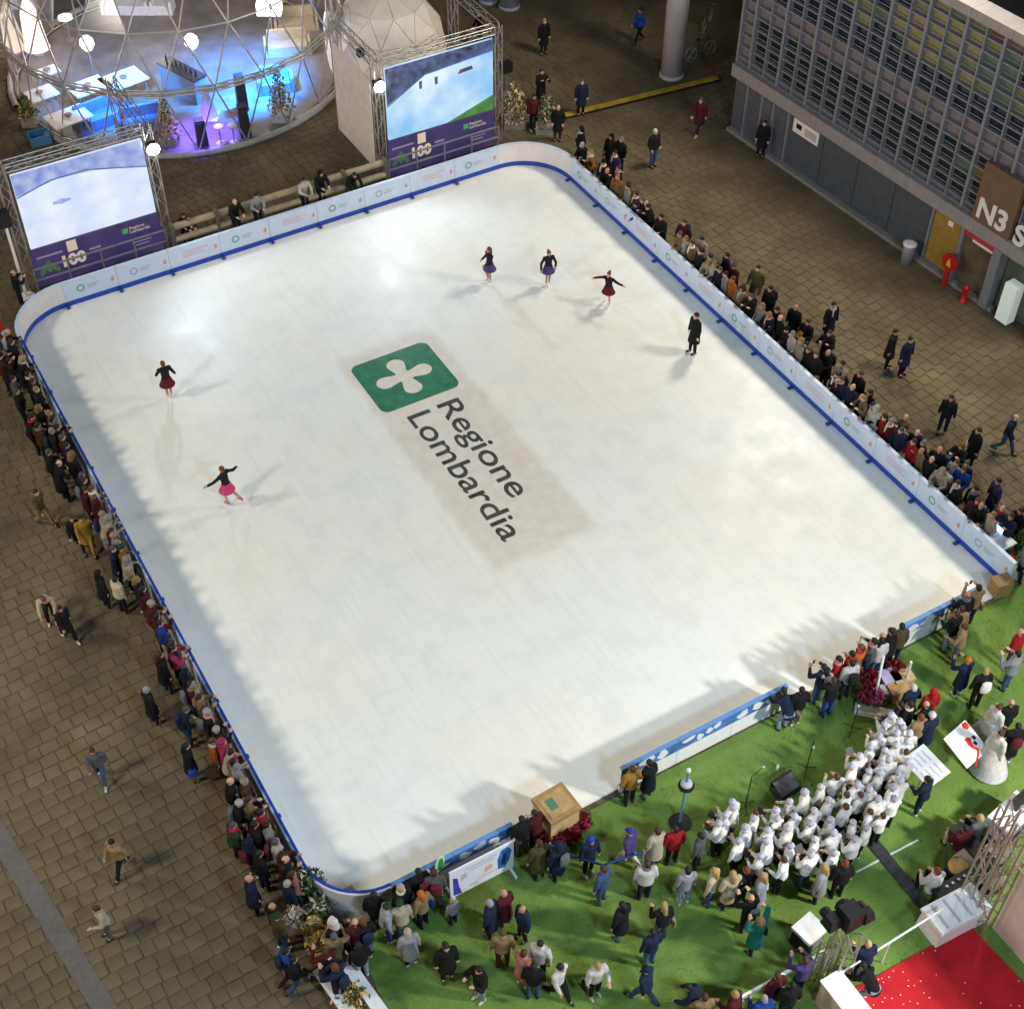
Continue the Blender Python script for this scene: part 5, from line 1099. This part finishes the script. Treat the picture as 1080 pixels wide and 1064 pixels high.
M_BAG = fuse(b, 'bag', cloth_m, .012, 1)
b = MB(); b.box((0, 0, 0), (.075, .012, .15)); M_PHONE = b.mesh('phone', black)
b = MB(); b.box((0, 0, 0), (.22, .02, .30)); M_FOLDER = b.mesh('folder', black)

CLR = {'k': ('black', (.012, .012, .014)), 'n': ('navy', (.014, .022, .055)), 'g': ('grey', (.11, .115, .125)), 'l': ('light grey', (.34, .34, .37)), 'w': ('white', (.66, .64, .60)), 'c': ('cream', (.50, .43, .31)), 't': ('tan', (.30, .20, .10)),
       'r': ('red', (.38, .014, .018)), 'm': ('maroon', (.10, .012, .018)), 'b': ('blue', (.02, .06, .32)), 'd': ('denim blue', (.05, .10, .20)), 'D': ('pale denim', (.24, .33, .43)), 'o': ('orange', (.55, .16, .02)), 'O': ('mustard', (.36, .19, .03)), 'p': ('pink', (.55, .05, .16)), 'q': ('rose', (.48, .20, .18)),
       'G': ('green', (.03, .075, .035)), 'v': ('olive', (.09, .08, .03)), 'y': ('blond', (.45, .29, .12)), 'e': ('brown', (.07, .032, .014)), 'a': ('auburn', (.20, .055, .016)), 'T': ('teal', (.012, .16, .13)), 'R': ('coral', (.60, .08, .05)), 'x': ('violet', (.08, .05, .17)), 'z': ('white', (.46, .46, .55))}
HW = {'s': '%s short hair', 'l': '%s long hair', 'u': '%s hair bun', 'b': '%s beanie', 'h': '%s hood', 'f': '%s fur-trimmed hood', 'o': 'balding %s hair', 'c': '%s cap'}
SKINS = [(.52, .30, .20), (.47, .26, .17), (.56, .34, .24), (.40, .21, .13)]
rq = random.Random(99); placed = []; PSC = .93
def child(nm, me, root, col, loc=None, rx=0.0):
    o = bpy.data.objects.new(nm, me); COL.objects.link(o); o.parent = root; o.color = (*col, 1)
    if loc is not None: o.location = loc; o.rotation_euler = (rx, 0, 0)
    return o
MUTE = [1.0]  # scales clothing darker; at the boards this stands for backlit shade
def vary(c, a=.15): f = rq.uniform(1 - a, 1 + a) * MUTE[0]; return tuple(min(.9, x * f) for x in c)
def person(u, w, gz, face, coat, hat, pose, trs, place, group, scale=1.0, extra='', label=None, shoe=None):
    """coat: letter for type (j jacket, p puffer, c coat, D dress, W gown) and colour; hat: type and colour"""
    P = W(u, w, gz); placed.append((u, w)); J = POSES[pose]
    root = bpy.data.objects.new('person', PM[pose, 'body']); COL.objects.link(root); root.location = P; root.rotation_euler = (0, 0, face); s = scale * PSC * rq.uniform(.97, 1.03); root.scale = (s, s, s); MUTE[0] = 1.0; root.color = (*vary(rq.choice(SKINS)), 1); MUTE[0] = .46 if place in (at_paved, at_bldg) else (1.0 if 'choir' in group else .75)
    ct, cc = coat[0], coat[1]; nm = {'j': 'jacket', 'p': 'puffer', 'c': 'coat', 'D': 'dress', 'W': 'gown'}[ct]
    child('bodice' if ct == 'D' else nm, PM[pose, nm], root, vary(CLR[cc][1]) if ct != 'D' else (.018, .012, .02))
    if ct == 'D': child('skirt', PM[pose, 'skirt'], root, CLR[cc][1])
    if ct not in 'DW': child('trousers', PM[pose, 'trousers'], root, vary(CLR[trs][1]))
    sc = CLR[shoe][1] if shoe else ((.02, .018, .016) if rq.random() < .75 else (.55, .53, .5))
    for s_ in 'lr': child('shoe', PM[pose, 'shoe' + s_], root, sc)
    if hat != '-': child(HN[hat[0]], HM[hat[0]], root, vary(CLR[hat[1]][1]), J['head'], -R_(J['hp']))
    if 'k' in extra: child('backpack', M_PACK, root, CLR[rq.choice('kngm')][1] if 'w' not in extra else CLR['w'][1], J['neck'] - POSES['stand']['neck'], -R_(J['hp'] * .5) if pose == 'bent' else 0)
    if 's' in extra: child('scarf', M_SCARF, root, CLR[rq.choice('wcrglq')][1], J['neck'] - POSES['stand']['neck'])
    if 'b' in extra: child('bag', M_BAG, root, CLR[rq.choice('ktweb')][1], J['hip'] - POSES['stand']['hip'])
    if pose == 'phone': child('phone', M_PHONE, root, (0, 0, 0), (J['wrl'] + J['wrr']) / 2 + Vx(0, .05, .08))
    if pose == 'sing' and 'f' in extra: child('folder', M_FOLDER, root, (0, 0, 0), (J['wrl'] + J['wrr']) / 2 + Vx(0, .1, .05), -.9)
    if not label:
        pv = {'rail': 'leaning', 'phone': 'with phone', 'walk': 'walking', 'raised': 'arms raised', 'bent': 'bending', 'seated': 'seated'}.get(pose, 'standing')
        cn = {'j': 'jacket', 'p': 'puffer', 'c': 'long coat', 'W': 'gown'}[ct]
        ac = ', scarf' if 's' in extra else (', backpack' if 'k' in extra else (', bag' if 'b' in extra else ''))
        if callable(place): place = place(u, w)
        hn = (HW[hat[0]] % CLR[hat[1]][0]).replace(' short hair', ' hair').replace('fur-trimmed', 'fur') if hat != '-' else 'bare head'
        label = 'person in %s %s, %s trousers, %s%s, %s %s' % (CLR[cc][0], cn, CLR[trs][0].split()[-1] if 'denim' not in CLR[trs][0] else 'denim', hn, ac, pv, place)
    ws = label.split()
    tag(root, ' '.join(ws[:16]), 'person', group); return root
def pick(s): return rq.choice(s)
def at_paved(u, w): return 'at %s boards' % ('clear-dome-end' if w > 33 else ('mid-plaza-side' if w > 25 else 'planted-corner'))
def at_bldg(u, w): return 'at %s boards' % ('cyan-screen-end' if w > 33 else ('mid-building-side' if w > 25 else 'white-desk-end'))
LMK = [('wooden box', GU(586, 862)), ('banner', GU(508, 930)), ('flower display', GU(935, 725)), ('choir', GU(860, 880)), ('gowns', GU(1055, 790)), ('instruments', GU(1030, 900)), ('truss tower', GU(880, 1010)), ('white barrier', GU(800, 1050)), ('rope', GU(640, 910)), ('rink corner', GU(370, 970)), ('cardboard box', GU(1053, 617)), ('open turf', GU(560, 1000)), ('open turf', GU(680, 990)), ('long blue board', GU(740, 780))]
def on_turf(u, w): return 'on turf by ' + min(LMK, key=lambda q: (q[1][0] - u) ** 2 + (q[1][1] - w) ** 2)[0]
FU = {'R': A - math.pi / 2, 'L': A + math.pi / 2, 'U': A, 'D': A + math.pi}     # facing +u, -u, +w, -w  (a figure faces +y)
def rows(data, face, poses, place, group, gz=0.0, z=1.60, jit=25, scale=1.0, clamp=None):
    for e in data.split():
        q = e.split(','); px, py = float(q[0]), float(q[1]); coat = q[2] if len(q[2]) > 1 else pick('jpc') + q[2]
        hat = q[3] if len(q) > 3 and q[3] else pick(['sk', 'se', 'sk', 'le', 'bk', 'hk', 'ly', 'og', 'sg', 'bg']); trs = q[4] if len(q) > 4 and q[4] else pick('kkkngd'); pose = q[5] if len(q) > 5 and q[5] else pick(poses); ex = q[6] if len(q) > 6 else pick(['', '', '', 's', 'b', 'k'])
        f = FU[q[7]] if len(q) > 7 and q[7] in FU else (R_(float(q[7])) if len(q) > 7 and q[7] else face); sc = float(q[8]) if len(q) > 8 else scale
        u, w = GU(px, py, z * sc * PSC + gz)
        if clamp: u, w = clamp(u, w)
        person(u, w, gz, f + R_(rq.uniform(-jit, jit)), coat, hat, pose, trs, place, group, sc, ex)
RAILP = ['rail', 'half', 'stand', 'stand', 'pockets', 'pockets', 'phone']
LEFT = """12,326,jR,se 1,324,pO,fk 11,350,jk 17,360,pk 4,352,pw,bw 25,377,ck,fc 40,390,jk,sk 33,402,jk,se 45,409,jk,sy 40,429,pk,ft 60,433,jk,sy 53,442,ck,sg 70,438,jk,sk 63,450,pv,sy 54,455,pk,sl 77,446,jk,sk,k,phone 70,460,jm,sg 75,480,pk,ft 84,476,jk,sg 83,465,jn,sk 93,499,jk,sg 88,507,ck,se 104,512,jt,sa,k,rail,s 88,516,jm,se
113,527,pm,fm 107,543,jc,bc,k 118,545,pc,fl 118,561,cm,se 127,561,jc,bc 118,578,cn,sg 125,572,jn,sl 134,574,jO,bG 140,586,pc,fc 149,608,jk,ly 159,604,jk,sk 153,621,jm,lk 165,634,pm,bw 180,645,jm,sk,k,phone 173,655,jb,sk,w 187,677,jk,le 200,675,pp,sk,k,phone 168,692,ck,le 200,706,cn,hn 211,719,pc,fc 200,723,jm,sk 222,731,jt,se 192,748,jn,sg,d 227,742,cv,se 240,742,jk,bw 231,767,jk,bw 223,781,jo,sa 236,781,pp,hp 247,790,pw,sk 246,804,jO,sk 195,786,ck,lk,t,stand,b
259,805,jl,sl 266,820,cv,bc 241,825,jk,oy 250,847,pk,bw 259,845,jt,se 279,856,jr,sk 286,868,jl,sk 244,871,pG,sg 261,888,pn,hn 300,884,jw,sg 303,901,pe,fe 312,901,jk,oe 309,920,jq,le 262,927,cn,oy 302,931,jn,sw 286,955,jk,oe 291,967,jv,bG 272,902,jk,sk 268,870,pk,sk"""
rows(LEFT, FU['R'], RAILP, at_paved, 'spectators along the paved-side boards', clamp=lambda u, w: (min(u, RL - .43), w))
def fill(u_, w0, w1, step, face, place, group, p, dark='kkkkkngme', gz=0.0, lo=.42):
    w = w0
    while w < w1:
        ww = w + rq.uniform(-.1, .1); uu = u_ + rq.uniform(-.08, .08)
        if rq.random() < p and all((uu - a) ** 2 + (ww - c) ** 2 > lo * lo for a, c in placed):
            person(uu, ww, gz, face + R_(rq.uniform(-20, 20)), pick('jpc') + pick(dark), pick(['sk', 'sk', 'sk', 'se', 'le', 'bk', 'hk', 'ly', 'sg', 'bg', 'og', 'fk']), pick(RAILP), pick('kkknd'), place, group, 1.0, pick(['', '', 's', 'k']))
        w += step
fill(RL - .42, 17.5, 39.2, .56, FU['R'], at_paved, 'spectators along the paved-side boards', .8)
fill(RL - .95, 32.5, 38.8, .6, FU['R'], at_paved, 'spectators along the paved-side boards', .6)
RIGHT = """613,137,pk,hk 616,152,jk,cw 622,162,jo,sy 607,165,jk 645,144,ck,hk 656,146,pk,sl 649,161,cx,sk 634,182,jk,oe 653,178,jk,se 644,189,jt,sy 658,198,jl,sk 663,194,jO,se 656,217,jb,sk,k,bent,, 669,205,jm,se 676,212,jk,sg 678,220,pk,sk 667,219,jk,oe 697,229,ck,sk 722,236,cm,le 708,250,pt,sg 715,254,jw,ly 723,260,jt,se 725,270,jn,sk 742,251,cc,sk 732,280,jc,ly 745,281,jw,ly 749,272,jk,sk 759,277,jk,sg 767,270,ck,sk 751,287,jn,sg 766,288,jl,sk 772,296,jo,sa 777,307,pt,fe 789,314,jk,sg
813,305,pk,sk 802,324,jl,ly 813,330,jn,ly,n,rail,s 822,326,jk,sk 824,334,jk,oy 840,323,ck,og 853,339,jk,se 845,352,jO,bO 841,362,pc,sy 827,356,jw,sl 851,362,jm,sk 853,378,jk,sg 875,351,ck,se,k,phone 875,371,ck,og 838,374,jk 815,353,jk 866,402,jm,se 889,384,cc,sk 892,394,jk,bc 881,402,jn,sg 908,395,ck,sa 890,413,jn,oe 918,413,jk,lk 897,423,jn,oe 902,424,jt,ly 911,437,pw,fw 923,427,jk,sk 931,435,jk,sy 938,439,jk,sy 913,449,jr,sk 931,449,jm,sl 940,459,jn,sg 956,439,ct,oy 968,455,pk,oy 975,466,ck,sl 954,471,jr,se 959,481,jt,oe 970,490,jk,oe
991,475,pk,oy 986,499,jc,fc 999,495,pw,sk 1009,488,pl,sa 1020,488,jn,sg 1015,469,pk,hO 1033,454,ck,sm,k,stand,b 1017,495,jb,sa 1029,516,pk,sk 1030,528,cm,la 1020,539,jk,oe 1029,551,jc,sy 1054,507,cx,sk 1058,535,jd,oa 1067,545,jn,se 1078,538,jk,sk 1040,600,jl,sk 1071,624,jn,oy,d 1062,626,jk,se"""
rows(RIGHT, FU['L'], RAILP, at_bldg, 'spectators along the building-side boards', clamp=lambda u, w: (max(u, RRt + .42), w))
fill(RRt + .45, 17.6, 39.5, .56, FU['L'], at_bldg, 'spectators along the building-side boards', .75)
fill(RRt + 1.0, 18.5, 33, .7, FU['L'], at_bldg, 'spectators along the building-side boards', .5)
WALK = """37,519,jv,sk,t,walk,,250 75,545,jk,se,k,walk,,200 85,547,cO,sk,O,walk,,210 103,605,ck,hk,k,stand,,300 121,611,pc,sk,k,stand,,330 44,622,jc,sa,k,bent,,200 62,640,ck,sk,k,walk,,220 97,790,jg,sm,d,walk,,200 118,887,pt,sk,k,walk,,160 103,957,jc,se,g,half,,120 154,728,ck,sl,k,pockets,,R 308,1012,pk,sk,d,walk,,300 300,1003,jb,sk 13,288,jk,oe,k,phone,,R 8,380,jk,sk,k,walk"""
rows(WALK, FU['R'], ['walk', 'stand'], 'on open paving', 'people strolling on the quiet paving', jit=10, scale=.93)
FAR = """574,23,ck,sy,k,stand,,200 571,76,ck,sk,k,phone,,200 614,86,cn,sg,k,stand,,190 589,113,ck,oy,m,pockets,,180 563,102,pm,sk,k,stand,,200 676,12,jb,sk,k,walk,b,120 740,106,cm,sg,n,walk,,140 691,140,pk,sw,d,pockets,,220 506,14,jk,sk,k,walk 800,283,cv,sk,t,walk,,150 879,322,ck,sk,k,stand,s,200 944,350,ck,sk,k,stand,,230 960,358,cn,sk,k,stand,,210 1004,419,jk,sk,n,stand,k,160 1070,440,jn,oa,d,walk,,230 807,130,ck,sk,k,stand,,150"""
rows(FAR, FU['L'], ['walk', 'stand'], 'on paving near office building', 'people standing about near the building', jit=10)
BACK = """192,226,jk,sk,k,rail,,D,.85 197,227,jk,se,k,rail,,D,.85 246,212,jk,oe,k,rail,,D 269,204,jl,sk,k,rail,,D 319,188,jw,sk,k,rail,,D 337,182,jk,hk,k,rail,,D 371,177,jk,sk,k,bent,,D"""
rows(BACK, FU['D'], ['rail'], 'at timber railing', 'onlookers at the timber railing', jit=10)
TURF = """517,953,cn,sl,k,stand,,60 532,942,cm,oy,m,stand,,40 552,957,pn,oe,k,stand,,150 530,985,jt,bv,m,stand,,10 570,995,pw,sk,k,stand,,180 552,1005,cq,se,q,stand,,300 563,1019,jk,sk,d,stand,,0 590,1019,jw,sk,k,walk,,200 630,1016,pw,sy,k,half,b,180 506,1021,pk,sk,D,phone,,150 470,998,ck,lk,k,stand,,180 430,983,cl,bc,k,stand,,0 406,956,pl,bG,b,half,,R 422,954,jc,bG,d,half,,U 423,937,pk,bc 393,942,pk,sk 438,914,jk,sk 444,942,jt,lo 458,922,jg,se,D 383,973,jk,sa,D 477,950,jl,sy,n,stand,,,.7 544,855,jk,sk 563,855,jm,sk 569,891,cv,ue 589,892,cn,hn 623,885,jn,hb,k,stand,,200 666,879,jx,cb,w,walk,,60 694,877,cc,se 713,875,jr,sk 740,881,jg,sk 637,917,jd,se,d 683,912,pw,se 726,918,jl,sk,D 754,919,jc,ly,d 773,923,cc,ly 788,917,jk,sa 805,924,cl,ly 793,947,jk,oe 802,971,cT,ly,k,raised 657,956,ck,lk 701,956,jk,ly 689,984,jn,sk,d 683,1024,jn,bn,d,walk,,60 738,1041,pn,sk,b,bent,,80 777,1049,pm,sy 807,1054,pb,sl 821,1029,jm,se 836,1040,jk,sk 850,1013,jx,se,k,phone 744,1052,jt,se
352,973,pk,fw 375,975,jm,oe 352,988,ct,sg 378,997,jk,sk,D 343,1005,jm,se 354,1021,jn,sa 870,915,cl,ly 892,911,pk,sa 980,822,jn,sk,n,half 1039,854,jg,sy,k,seated 1023,866,pm,sk,w,seated 993,911,cw,sa,k,seated 917,996,pn,oy 921,1022,jk,sk,l,bent
1010,649,jk,se,D 1018,662,jt,se 1022,696,cn,bo 1040,709,jk,sy,k,stand,kw 1077,668,pr,oe 1074,690,pl,sk,d 1031,620,jt,sk 1021,630,jk,oe 1015,644,jt,se 930,656,jk,sk 924,664,jk,oe 914,668,jg,sk 944,654,jv,sk 938,661,jk,se 931,676,jw,sk 896,670,jo,sa 901,674,jo,se 890,679,jr,sk 886,695,jr,sk 899,700,jw,sk,k,stand 868,702,jn,sk,d,phone 880,718,jk,se,b 832,732,jn,sk,D,bent 846,727,pk,sk 964,725,cn,sw 985,729,jr,hr 979,743,jk,oe 984,755,cn,bw 960,744,pk,sk 972,757,jt,sa 951,743,jk,sk 686,805,ck,sk 667,812,jO,se 1074,768,ck,sk 1068,742,jk,oa"""
rows(TURF, FU['U'], ['stand', 'half', 'pockets', 'phone', 'stand'], on_turf, 'visitors on the green turf', TZ, jit=30, clamp=lambda u, w: (u, min(w, RB - .35)))
for px, py, lb in ((1055, 762, 'person in a wide white gown standing by the ribbon card, behind another gown'), (1057, 790, 'person in a wide white gown with pale hem nearest the ribbon card')):
    u, w = GU(px, py - 18, 1.6); person(u, w, TZ, FU['L'], 'Ww', 'ue', 'stand', 'w', '', 'gowned performers', 1.0, '', lb)
# the children's choir in white caps
front = [(776, 849), (800, 856), (822, 853), (840, 845), (858, 836), (877, 826), (893, 814), (905, 805), (915, 794), (925, 781), (935, 769), (943, 757)]
back = [(757, 872), (782, 888), (808, 905), (836, 906), (866, 903), (890, 893), (911, 880), (924, 866), (941, 850), (951, 828), (957, 806), (958, 782)]
for j in range(5):
    for i in range(13):
        f_ = i / 12 * 11; k = min(10, int(f_)); fr_ = f_ - k; g_ = j / 4
        a_ = Vector(front[k]).lerp(Vector(front[k + 1]), fr_); c_ = Vector(back[k]).lerp(Vector(back[k + 1]), fr_); q = a_.lerp(c_, g_) + Vector((rq.uniform(-2.5, 2.5) + 4 * (j % 2), rq.uniform(-2.5, 2.5)))
        cw_, ch_, cq_, ct_, cf2 = pick(['jw', 'jw', 'pw']), ('bz' if rq.random() < .86 else 'se'), pick(['stand', 'sing', 'sing', 'half']), pick('kkknd'), pick(['', 'f'])
        sc = rq.uniform(.82, 1.0); u, w = GU(q.x, q.y, 1.6 * sc * PSC)
        person(u, w, TZ, FU['U'] + R_(rq.uniform(-25, 25)) + R_(25 - i * 3), cw_, ch_, cq_, ct_, '', 'choir singers in white', sc, cf2, 'choir singer, white %s, %s, %s trousers, %s, %s row, %s' % ('padded top' if cw_ == 'pw' else 'top', 'white cap' if ch_ == 'bz' else 'brown hair', CLR[ct_][0].split()[0], 'folder held' if cf2 and cq_ == 'sing' else {'stand': 'arms down', 'sing': 'hands joined', 'half': 'one arm bent'}[cq_], ('front', 'second', 'middle', 'fourth', 'back')[j], 'dark-stand end' if i < 5 else ('middle' if i < 9 else 'text-board end')))
# skaters on the ice
for px, py, pose, c, h, f_, lb in ((516, 260, 'spin', 'x', 'la', 120, 'skater with long red hair, dark top and violet skirt on the ice'), (579, 262, 'spin', 'x', 'ua', 200, 'skater in dark top and violet skirt with brown bun, beside the red-haired skater'), (643, 284, 'glide', 'm', 'ua', 150, 'skater in dark top and maroon skirt, arms spread, gliding near the building-side boards'), (171, 381, 'spin', 'm', 'ua', 30, 'skater in dark top and maroon skirt alone by the paved-side corner'), (234, 492, 'glide', 'p', 'ua', 60, 'skater in dark top and pink skirt gliding with one arm stretched, nearest the paved-side boards')):
    u, w = GU(px, py, 1.62); person(u, w, ICE + .045, R_(f_), 'D' + c, h, pose, 'k', '', 'figure skaters on the ice', .92, '', lb, 'w' if c != 'p' else 'q')
u, w = GU(735, 333, 1.62); person(u, w, ICE + .01, FU['L'], 'ck', 'sk', 'stand', 'k', '', 'figure skaters on the ice', 1.05, '', 'person in black coat and trousers standing on the ice by the building-side boards', 'k')
print('PEOPLE', len(placed), 'OBJECTS', len(bpy.data.objects))
